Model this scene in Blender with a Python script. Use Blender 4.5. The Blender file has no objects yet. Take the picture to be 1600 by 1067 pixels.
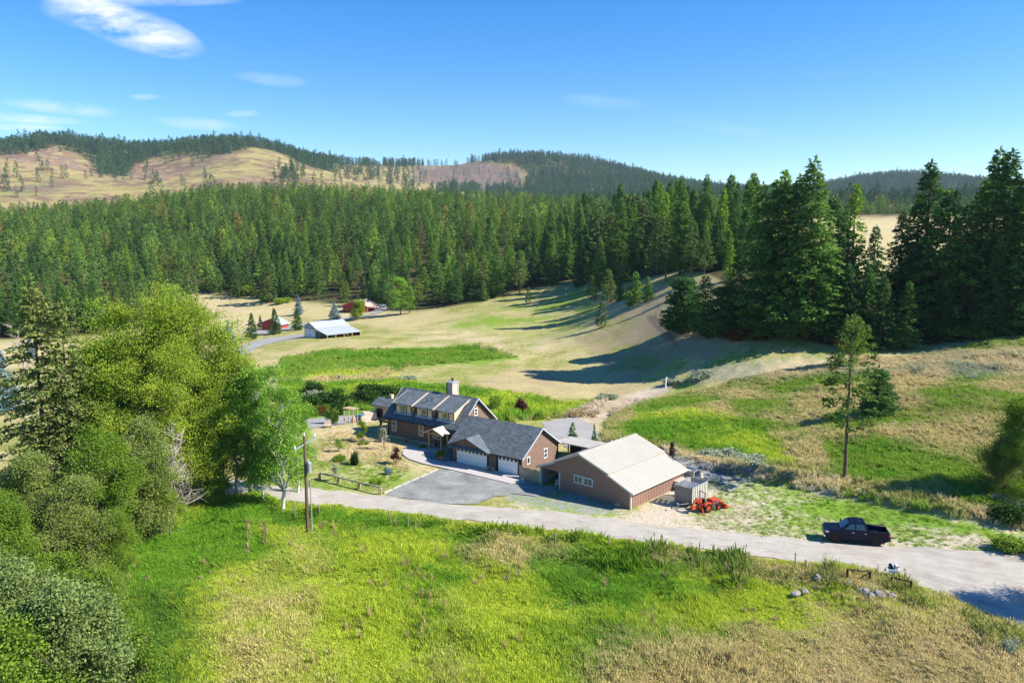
import bpy, bmesh, math, random
import numpy as np
from mathutils import Vector, Matrix
from mathutils.geometry import delaunay_2d_cdt
R = math.radians
random.seed(7); rng = np.random.default_rng(7)
scn = bpy.context.scene
COL = scn.collection
# ------------------------------------------------------------------ camera
CH = 27.5; F = 1200.0; TH = R(8.0); CT = math.cos(TH); ST = math.sin(TH)
cd = bpy.data.cameras.new('camera'); cam = bpy.data.objects.new('camera', cd); COL.objects.link(cam)
cam.location = (0, 0, CH); cam.rotation_euler = (R(90) - TH, 0, 0)
cd.sensor_width = 36; cd.lens = 27.0; cd.clip_start = 0.5; cd.clip_end = 30000
scn.camera = cam
# ------------------------------------------------------------------ light
SUN_EL = R(39); SUN_AZ = R(100)          # azimuth clockwise from +Y
sl = bpy.data.lights.new('sun', 'SUN'); so = bpy.data.objects.new('sun', sl); COL.objects.link(so)
sl.energy = 4.3; sl.angle = R(0.53); sl.color = (1.0, 0.93, 0.82)
sdir = Vector((math.sin(SUN_AZ) * math.cos(SUN_EL), math.cos(SUN_AZ) * math.cos(SUN_EL), math.sin(SUN_EL)))
so.rotation_euler = sdir.to_track_quat('Z', 'Y').to_euler()
wd = bpy.data.worlds.new('World'); scn.world = wd; wd.use_nodes = True
scn.view_settings.view_transform = 'Standard'; scn.view_settings.look = 'None'
scn.view_settings.exposure = 1.2; scn.view_settings.gamma = 1.0; scn.view_settings.use_curve_mapping = False
scn.render.engine = 'CYCLES'
cy = scn.cycles
cy.max_bounces = 5; cy.diffuse_bounces = 2; cy.glossy_bounces = 2; cy.transmission_bounces = 3; cy.transparent_max_bounces = 4
cy.volume_bounces = 0; cy.use_denoising = True
try: cy.denoiser = 'OPENIMAGEDENOISE'
except Exception: pass

def new_node(nt, typ, **kw):
    n = nt.nodes.new(typ)
    for k, v in kw.items():
        if k.startswith('_'): n.inputs[k[1:].replace('_', ' ')].default_value = v
        else: setattr(n, k, v)
    return n

def build_world():
    nt = wd.node_tree; nt.nodes.clear(); L = nt.links
    out = nt.nodes.new('ShaderNodeOutputWorld'); bg = nt.nodes.new('ShaderNodeBackground'); bg.inputs[1].default_value = 0.09
    sky = nt.nodes.new('ShaderNodeTexSky'); sky.sky_type = 'NISHITA'; sky.sun_disc = False
    sky.sun_elevation = SUN_EL; sky.sun_rotation = SUN_AZ; sky.altitude = 800; sky.air_density = 1.0; sky.dust_density = 0.3; sky.ozone_density = 3.0
    hs = nt.nodes.new('ShaderNodeHueSaturation'); hs.inputs['Saturation'].default_value = 1.4; hs.inputs['Hue'].default_value = 0.507; hs.inputs['Value'].default_value = 1.0
    L.new(sky.outputs[0], hs.inputs['Color'])
    tc = nt.nodes.new('ShaderNodeTexCoord'); sp = nt.nodes.new('ShaderNodeSeparateXYZ'); L.new(tc.outputs['Generated'], sp.inputs[0])
    def M(op, a, b=None, c=None):
        n = nt.nodes.new('ShaderNodeMath'); n.operation = op
        for i, v in enumerate((a, b, c)):
            if v is None: continue
            if isinstance(v, (int, float)): n.inputs[i].default_value = v
            else: L.new(v, n.inputs[i])
        return n.outputs[0]
    yy = M('MAXIMUM', sp.outputs[1], 0.05)
    ax = M('DIVIDE', sp.outputs[0], yy); ez = M('DIVIDE', sp.outputs[2], yy)     # tangent of azimuth, of elevation
    total = None
    # cloud wisps: azimuth tan, elevation tan, half sizes, tilt, strength
    def skyp(px, py):
        x = (px - 800) / F; y = (py - 533.5) / F
        return x / (CT - y * ST), (-ST - y * CT) / (CT - y * ST)
    cl = [(215, 48, 85, 24, 16, 0.95), (140, 20, 62, 20, 8, 0.45), (230, 0, 130, 8, 0, 0.5), (425, 124, 50, 9, 6, 0.18), (312, 194, 60, 8, 4, 0.32),
          (25, 185, 95, 6, 3, 0.5), (95, 168, 80, 9, 6, 0.38), (20, 199, 70, 5, 1, 0.4), (228, 152, 22, 4, 0, 0.25), (378, 178, 24, 5, -4, 0.25),
          (945, 160, 60, 9, 5, 0.12), (1130, 200, 90, 9, 8, 0.05), (1290, 118, 40, 5, 0, 0.1)]
    cv = nt.nodes.new('ShaderNodeCombineXYZ'); L.new(M('MULTIPLY', ax, 5.0), cv.inputs[0]); L.new(M('MULTIPLY', ez, 15.0), cv.inputs[1])
    nz = new_node(nt, 'ShaderNodeTexNoise', _Scale=2.2, _Detail=8.0, _Roughness=0.62, _Distortion=0.15); L.new(cv.outputs[0], nz.inputs['Vector'])
    for px, py, hw, hh, tilt, st in cl:
        cx, cz = skyp(px, py); hw *= 1.25 / F; hh *= 1.35 / F; t = R(-tilt)
        dx = M('SUBTRACT', ax, cx); dz = M('SUBTRACT', ez, cz)
        u = M('DIVIDE', M('ADD', M('MULTIPLY', dx, math.cos(t)), M('MULTIPLY', dz, math.sin(t))), hw)
        v = M('DIVIDE', M('SUBTRACT', M('MULTIPLY', dz, math.cos(t)), M('MULTIPLY', dx, math.sin(t))), hh)
        r2 = M('ADD', M('MULTIPLY', u, u), M('MULTIPLY', v, v))
        m = M('MULTIPLY', M('MAXIMUM', M('SUBTRACT', 1.0, r2), 0.0), st)
        total = m if total is None else M('ADD', total, m)
    f = M('MULTIPLY', total, M('MAXIMUM', M('MULTIPLY', M('SUBTRACT', nz.outputs[0], 0.33), 4.2), 0.0))
    f = M('MINIMUM', f, 0.85)
    f = M('MULTIPLY', f, M('GREATER_THAN', sp.outputs[1], 0.05))
    mx = nt.nodes.new('ShaderNodeMix'); mx.data_type = 'RGBA'; L.new(f, mx.inputs[0]); L.new(hs.outputs[0], mx.inputs[6]); mx.inputs[7].default_value = (5.6, 5.8, 6.1, 1)
    L.new(mx.outputs[2], bg.inputs[0]); L.new(bg.outputs[0], out.inputs[0])
build_world()

# ------------------------------------------------------------------ numeric helpers
def vnoise(x, y, seed=0):
    x = np.asarray(x, float); y = np.asarray(y, float)
    xi = np.floor(x).astype(np.int64); yi = np.floor(y).astype(np.int64); fx = x - xi; fy = y - yi
    fx = fx * fx * (3 - 2 * fx); fy = fy * fy * (3 - 2 * fy)
    def h(a, b):
        n = (a * 374761393 + b * 668265263 + seed * 974634777) & 0xFFFFFFFF
        n = ((n ^ (n >> 13)) * 1274126177) & 0xFFFFFFFF
        return ((n ^ (n >> 16)) & 0xFFFF) / 65535.0
    return (h(xi, yi) * (1 - fx) + h(xi + 1, yi) * fx) * (1 - fy) + (h(xi, yi + 1) * (1 - fx) + h(xi + 1, yi + 1) * fx) * fy
def fbm(x, y, sc, octv=4, seed=0, rough=0.55):
    s = 0; a = 1; tot = 0
    for i in range(octv):
        s = s + a * vnoise(x / sc * 2 ** i, y / sc * 2 ** i, seed + i * 17); tot += a; a *= rough
    return s / tot - 0.5
def sstep(a, b, x):
    t = np.clip((x - a) / (b - a), 0, 1); return t * t * (3 - 2 * t)
def project(x, y, z):
    zz = z - CH; f = y * CT - zz * ST; u = y * ST + zz * CT
    f = np.where(np.abs(f) < 1e-3, 1e-3, f)
    return 800 + F * x / f, 533.5 - F * u / f, f
def ray(px, py):
    x = (px - 800) / F; y = (py - 533.5) / F
    return np.array([x, CT - y * ST, -ST - y * CT])

# ------------------------------------------------------------------ terrain
CP = [(1260,530,150),(1450,545,140),(1590,520,138),(1300,640,112),(1550,640,100),(1320,745,84),(1600,790,76),(1450,765,79),(1100,640,122),(1200,600,132),(1040,598,150),
 (950,650,120),(800,620,135),(600,580,170),(500,540,215),(518,526,240),(430,545,215),(340,470,370),(640,490,300),(560,490,315),(830,455,310),(910,440,315),
 (760,540,205),(900,500,245),(1000,540,180),(1000,580,160),(1100,520,165),(1100,440,205),(1030,430,250),(1120,370,370),(1180,500,165),(1380,400,265),
 (1380,352,580),(1370,372,370),(1600,385,330),(1600,352,600),(1200,352,560),(0,480,340),(20,540,220),(200,500,330),(100,440,400),(100,400,480),(0,345,780),(200,334,780),(300,319,760),
 (500,318,700),(640,331,670),(750,346,620),(870,356,580),(1000,360,480),(300,400,500),(500,380,480),(700,390,450),(1000,400,315),(400,440,400),(860,400,400),
 (100,318,1050),(400,312,1050),(250,300,1200),(0,232,1680),(80,222,1680),(180,268,1560),(250,240,1960),(100,262,1400),(400,236,1680),(300,232,1960),(440,236,1900),(510,272,1780),
 (350,262,1500),(600,256,2450),(680,256,2500),(800,250,2580),(900,252,2580),(980,268,2580),(1100,297,2580),(1200,304,2800),(750,302,1900),(900,312,1800),(780,317,1560),(700,262,2300),(720,290,2150),
 (800,262,2300),(815,292,2150),(1050,318,1500),(600,300,1500),(1290,296,2900),(1400,280,2900),(1500,292,2900),(1380,325,2000),(1600,302,2900),(1250,318,1600),
 (-200,220,1700),(-600,230,1700),(1900,300,2600),(2300,310,2600),(-300,330,900),(1900,380,400),(2000,500,170)]
XYZ = [(x, y, z) for x, y, z in [(-60,45,-0.4),(-30,45,0),(0,45,0),(30,45,.3),(60,45,.8),(-60,62,-.3),(-30,62,0),(0,62,0),(30,62,.2),(55,62,.8),(-60,80,-.6),(-35,80,0),(-15,80,0),(0,80,0),
 (15,76,0),(20,88,0),(30,74,.2),(45,70,.9),(-20,95,0),(-5,95,0),(10,95,0),(-10,102,0),(5,105,0),(18,100,.2),(-30,108,-.3),(-60,110,-1.2),(-15,112,-.1),(0,115,-.1),(-15,85,0),(-5,87,0),(5,87,0),(5,80,0),(10,74,0),(10,68,0),(-10,72,0),
 (-120,60,-2),(-120,110,-3),(-220,120,-4),(90,50,2),(110,90,6),(200,100,12),(0,0,0),(-60,0,0),(60,0,0),(0,-100,0),(-200,-100,-2),(200,-100,2),(0,-400,0),(-600,-400,0),(600,-400,0),(500,300,32),(-500,300,6),
 (0,3600,60),(-1800,3600,90),(1800,3600,90),(-3500,1500,120),(3500,1500,120),(-3000,-300,20),(3000,-300,20),(0,6000,20),(-4000,6000,20),(4000,6000,20)]]
P3 = []
for px, py, t in CP:
    d = ray(px, py); P3.append((t * d[0], t * d[1], CH + t * d[2]))
P3 = np.array(P3 + XYZ, float)
def warp(x, y):
    yy = np.maximum(y, -30) + 60
    v = np.log(yy / 60) - np.where(y < -30, (-30 - y) * 0.004, 0)
    return 1.4 * x / yy, v
def kern(a, b): return np.sqrt(a * a + b * b + 0.005)
_u, _v = warp(P3[:, 0], P3[:, 1])
_K = kern(_u[:, None] - _u[None], _v[:, None] - _v[None]); _n = len(P3)
_A = np.zeros((_n + 1, _n + 1)); _A[:_n, :_n] = _K - np.eye(_n) * 0.004; _A[_n, :_n] = 1; _A[:_n, _n] = 1
_w = np.linalg.solve(_A, np.append(P3[:, 2], 0))
def base_h(x, y):
    x = np.asarray(x, float).ravel(); y = np.asarray(y, float).ravel(); u, v = warp(x, y); out = np.empty(len(x))
    for i in range(0, len(x), 20000):
        s = slice(i, i + 20000)
        out[s] = kern(u[s, None] - _u[None], v[s, None] - _v[None]) @ _w[:_n] + _w[_n]
    # keep the homestead flat
    d = np.maximum(np.abs(x + 2) / 42, np.abs(y - 84) / 26); k = 1 - sstep(0.75, 1.15, d)
    return out * (1 - k)

def seg_dist(px, py, poly):
    n = len(poly); best = np.full(px.shape, 1e9); ins = np.zeros(px.shape, bool)
    for i in range(n):
        x0, y0 = poly[i]; x1, y1 = poly[(i + 1) % n]; dx, dy = x1 - x0, y1 - y0
        t = np.clip(((px - x0) * dx + (py - y0) * dy) / (dx * dx + dy * dy + 1e-9), 0, 1)
        best = np.minimum(best, (px - x0 - t * dx) ** 2 + (py - y0 - t * dy) ** 2)
        if y0 != y1:
            c = ((y0 > py) != (y1 > py)) & (px < (x1 - x0) * (py - y0) / (y1 - y0) + x0); ins ^= c
    d = np.sqrt(best); return np.where(ins, d, -d)
def region(px, py, f, poly, soft, jag=0.0, seed=0):
    bx = [p[0] for p in poly]; by = [p[1] for p in poly]; m = 8 * soft + 12
    w = np.zeros(px.shape)
    idx = np.where((px > min(bx) - m) & (px < max(bx) + m) & (py > min(by) - m) & (py < max(by) + m) & (f > 1))[0]
    if len(idx) == 0: return w
    d = seg_dist(px[idx], py[idx], poly) + jag * (vnoise(px[idx] / 9, py[idx] / 4, seed) + .5 * vnoise(px[idx] / 3, py[idx] / 1.5, seed + 1) - .75)
    w[idx] = sstep(-soft, soft, d); return w

def axis(lo, hi, near, a, grow, far):
    v = [lo]
    while v[-1] < hi: v.append(v[-1] + a)
    while v[-1] < far: v.append(v[-1] + a + (v[-1] - hi) * grow)
    return v
gx = axis(0, 58, 0, 0.42, 0.032, 4200); gx = np.array([-v for v in gx[:0:-1]] + gx)
gy = np.array(sorted([-400, -300, -220, -160, -110, -75, -50, -32, -18, -8, 0, 7, 13, 18, 22, 26, 29, 32, 34.5, 36.5] + axis(38, 128, 0, 0.42, 0.021, 6500)))
GX, GY = np.meshgrid(gx, gy); nx, ny = len(gx), len(gy)
fx_, fy_ = GX.ravel(), GY.ravel()
Z = base_h(fx_, fy_)
PX, PY, PF = project(fx_, fy_, Z)
MEADOW = [(-400, 1300), (-400, 840), (100, 800), (400, 775), (490, 792), (600, 801), (700, 814), (800, 826), (900, 836), (1000, 850), (1100, 864), (1200, 877), (1300, 888), (1400, 904), (1450, 924), (1500, 946), (1600, 990), (2000, 1150), (2000, 1300)]
RIGHTM = [(935, 690), (960, 640), (1040, 612), (1100, 575), (1250, 552), (1600, 528), (1900, 500), (1900, 860), (1600, 803), (1480, 782), (1300, 752), (1160, 728), (1060, 706), (1000, 700)]
wm = region(PX, PY, PF, MEADOW, 4); wr = region(PX, PY, PF, RIGHTM, 4)
dist = np.sqrt(fx_ ** 2 + fy_ ** 2)
Z = Z + wm * (1.3 * fbm(fx_, fy_, 7, 3, 3) + 0.7 * fbm(fx_, fy_, 2.2, 2, 5)) * sstep(0, 8, seg_dist(PX, PY, MEADOW))
Z = Z + wr * (0.8 * fbm(fx_, fy_, 9, 3, 7) + .3 * fbm(fx_, fy_, 2.2, 2, 9))
berm = region(PX, PY, PF, [(1040, 704), (1160, 730), (1300, 757), (1480, 790), (1620, 812), (1900, 850), (1900, 870), (1620, 832), (1480, 806), (1300, 772), (1150, 742), (1040, 714)], 6)
Z = Z + berm * (.55 + .5 * fbm(fx_, fy_, 2.5, 2, 11))
Z = Z + sstep(130, 400, dist) * 3.0 * fbm(fx_, fy_, 40, 4, 13) + sstep(900, 1600, dist) * 34 * fbm(fx_, fy_, 210, 5, 15, .5) * (fy_ > 0)
Z = Z + sstep(115, 160, dist) * .5 * fbm(fx_, fy_, 8, 3, 14)
rockw = region(PX, PY, PF, [(650, 262), (700, 258), (760, 254), (815, 264), (812, 292), (760, 296), (690, 292), (650, 284)], 8)
Z = Z + rockw * 16 * (np.abs(fbm(fx_, fy_, 60, 5, 19, .6)))
gully = region(PX, PY, PF, [(1000, 470), (1012, 500), (1040, 530), (1060, 545), (1050, 520), (1022, 490), (1008, 468)], 4)
Z = Z - gully * 0
ZG = Z.reshape(ny, nx)
def hf(x, y):
    x = np.asarray(x, float); y = np.asarray(y, float)
    i = np.clip(np.searchsorted(gx, x) - 1, 0, nx - 2); j = np.clip(np.searchsorted(gy, y) - 1, 0, ny - 2)
    a = (x - gx[i]) / (gx[i + 1] - gx[i]); b = (y - gy[j]) / (gy[j + 1] - gy[j])
    return (ZG[j, i] * (1 - a) + ZG[j, i + 1] * a) * (1 - b) + (ZG[j + 1, i] * (1 - a) + ZG[j + 1, i + 1] * a) * b
_ts = 20 * 1.004 ** np.arange(1300)
def ground(px, py):
    d = ray(px, py); x = _ts * d[0]; y = _ts * d[1]; z = CH + _ts * d[2]; h = hf(x, y)
    k = np.where(z < h)[0]
    if len(k) == 0: k = [len(_ts) - 1]
    k = max(k[0], 1); a0 = z[k - 1] - h[k - 1]; a1 = h[k] - z[k]; t = _ts[k - 1] + (_ts[k] - _ts[k - 1]) * a0 / max(a0 + a1, 1e-6)
    p = d * t; return Vector((p[0], p[1], float(hf(p[0], p[1]))))

# ------------------------------------------------------------------ materials
def new_mat(name):
    m = bpy.data.materials.new(name); m.use_nodes = True; nt = m.node_tree
    return m, nt, nt.nodes['Principled BSDF'], nt.links
def simple(name, col, rough=0.8, metal=0.0, var=0.18, scale=1.5, bump=0.0, stretch=(1, 1, 1), spec=0.3, coords='Object'):
    m, nt, b, L = new_mat(name)
    tc = nt.nodes.new('ShaderNodeTexCoord'); mp = nt.nodes.new('ShaderNodeMapping'); mp.inputs['Scale'].default_value = stretch
    L.new(tc.outputs[coords], mp.inputs[0])
    nz = new_node(nt, 'ShaderNodeTexNoise', _Scale=scale, _Detail=6.0, _Roughness=0.65); L.new(mp.outputs[0], nz.inputs['Vector'])
    cr = nt.nodes.new('ShaderNodeValToRGB'); e = cr.color_ramp.elements
    e[0].position = 0.3; e[1].position = 0.72
    e[0].color = tuple(c * (1 - var) for c in col) + (1,); e[1].color = tuple(min(1, c * (1 + var)) for c in col) + (1,)
    L.new(nz.outputs[0], cr.inputs[0]); L.new(cr.outputs[0], b.inputs['Base Color'])
    b.inputs['Roughness'].default_value = rough; b.inputs['Metallic'].default_value = metal; b.inputs['Specular IOR Level'].default_value = spec
    if bump:
        bp = new_node(nt, 'ShaderNodeBump', _Strength=bump, _Distance=0.03); L.new(nz.outputs[0], bp.inputs['Height']); L.new(bp.outputs[0], b.inputs['Normal'])
    return m
def foliage(name, c0, c1, transl=0.3, attr=None, rnd=0.25):
    m, nt, b, L = new_mat(name); nt.nodes.remove(b); out = nt.nodes['Material Output']
    oi = nt.nodes.new('ShaderNodeObjectInfo'); geo = nt.nodes.new('ShaderNodeNewGeometry')
    nz = new_node(nt, 'ShaderNodeTexNoise', _Scale=0.45, _Detail=3.0); L.new(geo.outputs['Position'], nz.inputs['Vector'])
    at = nt.nodes.new('ShaderNodeAttribute'); at.attribute_name = 'tint'
    def M(op, a, b_):
        n = nt.nodes.new('ShaderNodeMath'); n.operation = op
        for i, v in enumerate((a, b_)):
            if isinstance(v, (int, float)): n.inputs[i].default_value = v
            else: L.new(v, n.inputs[i])
        return n.outputs[0]
    f = M('ADD', M('MULTIPLY', oi.outputs['Random'], rnd * 1.6), M('ADD', M('MULTIPLY', at.outputs['Fac'], 0.55), M('MULTIPLY', M('SUBTRACT', nz.outputs[0], 0.5), 1.1)))
    mx = nt.nodes.new('ShaderNodeMix'); mx.data_type = 'RGBA'; mx.clamp_factor = True
    L.new(f, mx.inputs[0]); mx.inputs[6].default_value = c0 + (1,); mx.inputs[7].default_value = c1 + (1,)
    src = mx.outputs[2]
    if attr:
        ia = nt.nodes.new('ShaderNodeAttribute'); ia.attribute_type = 'INSTANCER'; ia.attribute_name = attr
        m2 = nt.nodes.new('ShaderNodeMix'); m2.data_type = 'RGBA'; m2.blend_type = 'MULTIPLY'; m2.inputs[0].default_value = 1
        L.new(src, m2.inputs[6]); L.new(ia.outputs['Color'], m2.inputs[7]); src = m2.outputs[2]
    df = nt.nodes.new('ShaderNodeBsdfDiffuse'); tr = nt.nodes.new('ShaderNodeBsdfTranslucent'); ms = nt.nodes.new('ShaderNodeMixShader'); ms.inputs[0].default_value = transl
    L.new(src, df.inputs[0]); L.new(src, tr.inputs[0]); L.new(df.outputs[0], ms.inputs[1]); L.new(tr.outputs[0], ms.inputs[2]); L.new(ms.outputs[0], out.inputs[0])
    return m
def ground_mat():
    m, nt, b, L = new_mat('ground_cover')
    ca = nt.nodes.new('ShaderNodeAttribute'); ca.attribute_name = 'colA'; cb = nt.nodes.new('ShaderNodeAttribute'); cb.attribute_name = 'colB'
    geo = nt.nodes.new('ShaderNodeNewGeometry')
    n1 = new_node(nt, 'ShaderNodeTexNoise', _Scale=0.09, _Detail=9.0, _Roughness=0.68); L.new(geo.outputs['Position'], n1.inputs['Vector'])
    n2 = new_node(nt, 'ShaderNodeTexNoise', _Scale=1.3, _Detail=6.0, _Roughness=0.75); L.new(geo.outputs['Position'], n2.inputs['Vector'])
    def M(op, a, b_):
        n = nt.nodes.new('ShaderNodeMath'); n.operation = op
        for i, v in enumerate((a, b_)):
            if isinstance(v, (int, float)): n.inputs[i].default_value = v
            else: L.new(v, n.inputs[i])
        return n.outputs[0]
    n0 = new_node(nt, 'ShaderNodeTexNoise', _Scale=.011, _Detail=6.0, _Roughness=.6); L.new(geo.outputs['Position'], n0.inputs['Vector'])
    s = M('ADD', M('MULTIPLY', M('SUBTRACT', n0.outputs[0], .5), .55), M('MULTIPLY', M('SUBTRACT', n1.outputs[0], .5), 1.0)); s = M('ADD', s, 0.0); s = M('ADD', s, 0.0) if False else s
    s = M('ADD', s, M('MULTIPLY', M('SUBTRACT', n2.outputs[0], .5), .9))
    _old = M('ADD', M('MULTIPLY', M('SUBTRACT', n1.outputs[0], .5), 1.0), M('MULTIPLY', M('SUBTRACT', n2.outputs[0], .5), .9))
    f = M('ADD', M('MULTIPLY', s, 5.0), ca.outputs['Alpha'])
    mx = nt.nodes.new('ShaderNodeMix'); mx.data_type = 'RGBA'; mx.clamp_factor = True
    L.new(f, mx.inputs[0]); L.new(ca.outputs['Color'], mx.inputs[6]); L.new(cb.outputs['Color'], mx.inputs[7])
    n3 = new_node(nt, 'ShaderNodeTexNoise', _Scale=3.2, _Detail=7.0, _Roughness=0.8); L.new(geo.outputs['Position'], n3.inputs['Vector'])
    mr = nt.nodes.new('ShaderNodeMapRange'); mr.inputs[1].default_value = .3; mr.inputs[2].default_value = .7; mr.inputs[3].default_value = .62; mr.inputs[4].default_value = 1.35
    L.new(n3.outputs[0], mr.inputs[0])
    n4 = new_node(nt, 'ShaderNodeTexNoise', _Scale=.022, _Detail=9.0, _Roughness=.72, _Distortion=.8); L.new(geo.outputs['Position'], n4.inputs['Vector'])
    da = nt.nodes.new('ShaderNodeAttribute'); da.attribute_name = 'debris'
    df = M('MULTIPLY', da.outputs['Fac'], M('MINIMUM', M('MAXIMUM', M('MULTIPLY', M('SUBTRACT', n4.outputs[0], .465), 9.0), 0.0), .9))
    dm = nt.nodes.new('ShaderNodeMix'); dm.data_type = 'RGBA'; L.new(df, dm.inputs[0]); L.new(mx.outputs[2], dm.inputs[6]); dm.inputs[7].default_value = (.17, .115, .08, 1); mx = dm
    vm = nt.nodes.new('ShaderNodeVectorMath'); vm.operation = 'SCALE'; L.new(mx.outputs[2], vm.inputs[0]); L.new(mr.outputs[0], vm.inputs['Scale'])
    L.new(vm.outputs[0], b.inputs['Base Color']); b.inputs['Roughness'].default_value = 1; b.inputs['Specular IOR Level'].default_value = 0.05
    bp = new_node(nt, 'ShaderNodeBump', _Strength=.7, _Distance=.18); L.new(n2.outputs[0], bp.inputs['Height']); L.new(bp.outputs[0], b.inputs['Normal'])
    return m
def gravel_mat(name, c0, c1, c2, streak=False):
    m, nt, b, L = new_mat(name)
    geo = nt.nodes.new('ShaderNodeNewGeometry')
    n1 = new_node(nt, 'ShaderNodeTexNoise', _Scale=.35, _Detail=8.0, _Roughness=.7); L.new(geo.outputs['Position'], n1.inputs['Vector'])
    n2 = new_node(nt, 'ShaderNodeTexNoise', _Scale=6.0, _Detail=4.0, _Roughness=.8); L.new(geo.outputs['Position'], n2.inputs['Vector'])
    ad = nt.nodes.new('ShaderNodeMath'); ad.operation = 'MULTIPLY_ADD'; ad.inputs[1].default_value = .55; L.new(n2.outputs[0], ad.inputs[0]); L.new(n1.outputs[0], ad.inputs[2])
    src = ad.outputs[0]
    if streak:
        uv = nt.nodes.new('ShaderNodeAttribute'); uv.attribute_name = 'lane'
        mp = nt.nodes.new('ShaderNodeMapping'); mp.inputs['Scale'].default_value = (14, .35, 1); L.new(uv.outputs['Vector'], mp.inputs[0])
        n3 = new_node(nt, 'ShaderNodeTexNoise', _Scale=1.0, _Detail=3.0, _Roughness=.6); L.new(mp.outputs[0], n3.inputs['Vector'])
        a2 = nt.nodes.new('ShaderNodeMath'); a2.operation = 'MULTIPLY_ADD'; a2.inputs[1].default_value = .75; L.new(n3.outputs[0], a2.inputs[0]); L.new(src, a2.inputs[2])
        a3 = nt.nodes.new('ShaderNodeMath'); a3.operation = 'SUBTRACT'; a3.inputs[1].default_value = .37; L.new(a2.outputs[0], a3.inputs[0]); src = a3.outputs[0]
    cr = nt.nodes.new('ShaderNodeValToRGB'); e = cr.color_ramp.elements; e[0].position = .55; e[0].color = c0 + (1,); e[1].position = 1.0; e[1].color = c2 + (1,)
    x = cr.color_ramp.elements.new(.76); x.color = c1 + (1,)
    L.new(src, cr.inputs[0]); L.new(cr.outputs[0], b.inputs['Base Color']); b.inputs['Roughness'].default_value = 1; b.inputs['Specular IOR Level'].default_value = .1
    bp = new_node(nt, 'ShaderNodeBump', _Strength=.5, _Distance=.04); L.new(n2.outputs[0], bp.inputs['Height']); L.new(bp.outputs[0], b.inputs['Normal'])
    return m
def shingle_mat(name, c):
    m, nt, b, L = new_mat(name)
    tc = nt.nodes.new('ShaderNodeTexCoord')
    br = nt.nodes.new('ShaderNodeTexBrick'); br.inputs['Scale'].default_value = 1.0; br.inputs['Brick Width'].default_value = .3; br.inputs['Row Height'].default_value = .16
    br.inputs['Mortar Size'].default_value = .012; br.inputs['Bias'].default_value = -.1
    br.inputs['Color1'].default_value = tuple(v * .72 for v in c) + (1,); br.inputs['Color2'].default_value = tuple(v * 1.3 for v in c) + (1,); br.inputs['Mortar'].default_value = tuple(v * .55 for v in c) + (1,)
    L.new(tc.outputs['Object'], br.inputs['Vector'])
    nz = new_node(nt, 'ShaderNodeTexNoise', _Scale=.8, _Detail=8.0, _Roughness=.75); L.new(tc.outputs['Object'], nz.inputs['Vector'])
    mr = nt.nodes.new('ShaderNodeMapRange'); mr.inputs[1].default_value = .3; mr.inputs[2].default_value = .7; mr.inputs[3].default_value = .75; mr.inputs[4].default_value = 1.25; L.new(nz.outputs[0], mr.inputs[0])
    vm = nt.nodes.new('ShaderNodeVectorMath'); vm.operation = 'SCALE'; L.new(br.outputs[0], vm.inputs[0]); L.new(mr.outputs[0], vm.inputs['Scale'])
    L.new(vm.outputs[0], b.inputs['Base Color']); b.inputs['Roughness'].default_value = .9; b.inputs['Specular IOR Level'].default_value = .2
    return m
M_ = {}
M_['ground'] = ground_mat()
M_['road'] = gravel_mat('road_gravel', (.30, .272, .232), (.39, .358, .308), (.46, .43, .375), True)
M_['bluegravel'] = gravel_mat('blue_grey_gravel', (.13, .14, .13), (.215, .225, .21), (.35, .35, .325))
M_['lane'] = gravel_mat('lane_gravel', (.23, .225, .21), (.30, .295, .28), (.37, .36, .34))
M_['concrete'] = simple('pale_concrete', (.44, .41, .385), .9, var=.1, scale=2, bump=.1)
M_['shingle'] = shingle_mat('charcoal_shingle', (.125, .15, .165))
M_['brown'] = simple('brown_board', (.185, .118, .09), .75, var=.3, scale=3, stretch=(.4, .4, 6), spec=.25)
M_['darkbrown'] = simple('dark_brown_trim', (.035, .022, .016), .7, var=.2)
M_['tan'] = simple('tan_panel', (.76, .56, .34), .8, var=.08)
M_['white'] = simple('white_paint', (.88, .88, .86), .5, var=.04)
M_['flash'] = simple('pale_flashing', (.44, .47, .50), .45, var=.06, metal=.2)
M_['cedar'] = simple('cedar_wood', (.46, .27, .13), .7, var=.25, scale=4, stretch=(1, 1, 6))
M_['palewood'] = simple('pale_weathered_board', (.42, .33, .22), .8, var=.22, scale=3, stretch=(4, 4, .6))
M_['greywood'] = simple('grey_weathered_wood', (.25, .22, .19), .85, var=.3, scale=5, stretch=(3, 3, .5))
M_['shopwall'] = simple('brown_steel_siding', (.30, .18, .135), .55, var=.06, scale=.6, spec=.4)
M_['shoproof'] = simple('pale_steel_roof', (.41, .385, .33), .5, var=.06, scale=.5, spec=.4)
M_['shoptrim'] = simple('stone_coloured_trim', (.50, .48, .42), .5, var=.06)
M_['inside'] = simple('interior_shade', (.10, .08, .06), .9)
M_['galv'] = simple('galvanised_sheet', (.33, .36, .38), .5, metal=.2, var=.12, spec=.5)
M_['porchroof'] = simple('cream_porch_roof', (.66, .56, .43), .7, var=.08)
M_['navy'] = simple('navy_car_paint', (.003, .007, .028), .32, var=.05, spec=.22)
M_['black'] = simple('black_rubber', (.015, .015, .016), .75, var=.2)
M_['blackgloss'] = simple('black_trim', (.012, .012, .014), .3, var=.05)
M_['chrome'] = simple('chrome', (.7, .72, .75), .2, metal=.9, var=.05)
M_['lamp'] = simple('lamp_lens', (.75, .78, .82), .15, var=.05, spec=.7)
M_['red'] = simple('red_lens', (.55, .02, .015), .25, var=.05)
M_['orange'] = simple('orange_paint', (.55, .065, .02), .4, var=.1, spec=.5)
M_['grey'] = simple('dark_grey_steel', (.09, .09, .095), .5, metal=.4, var=.15)
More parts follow.
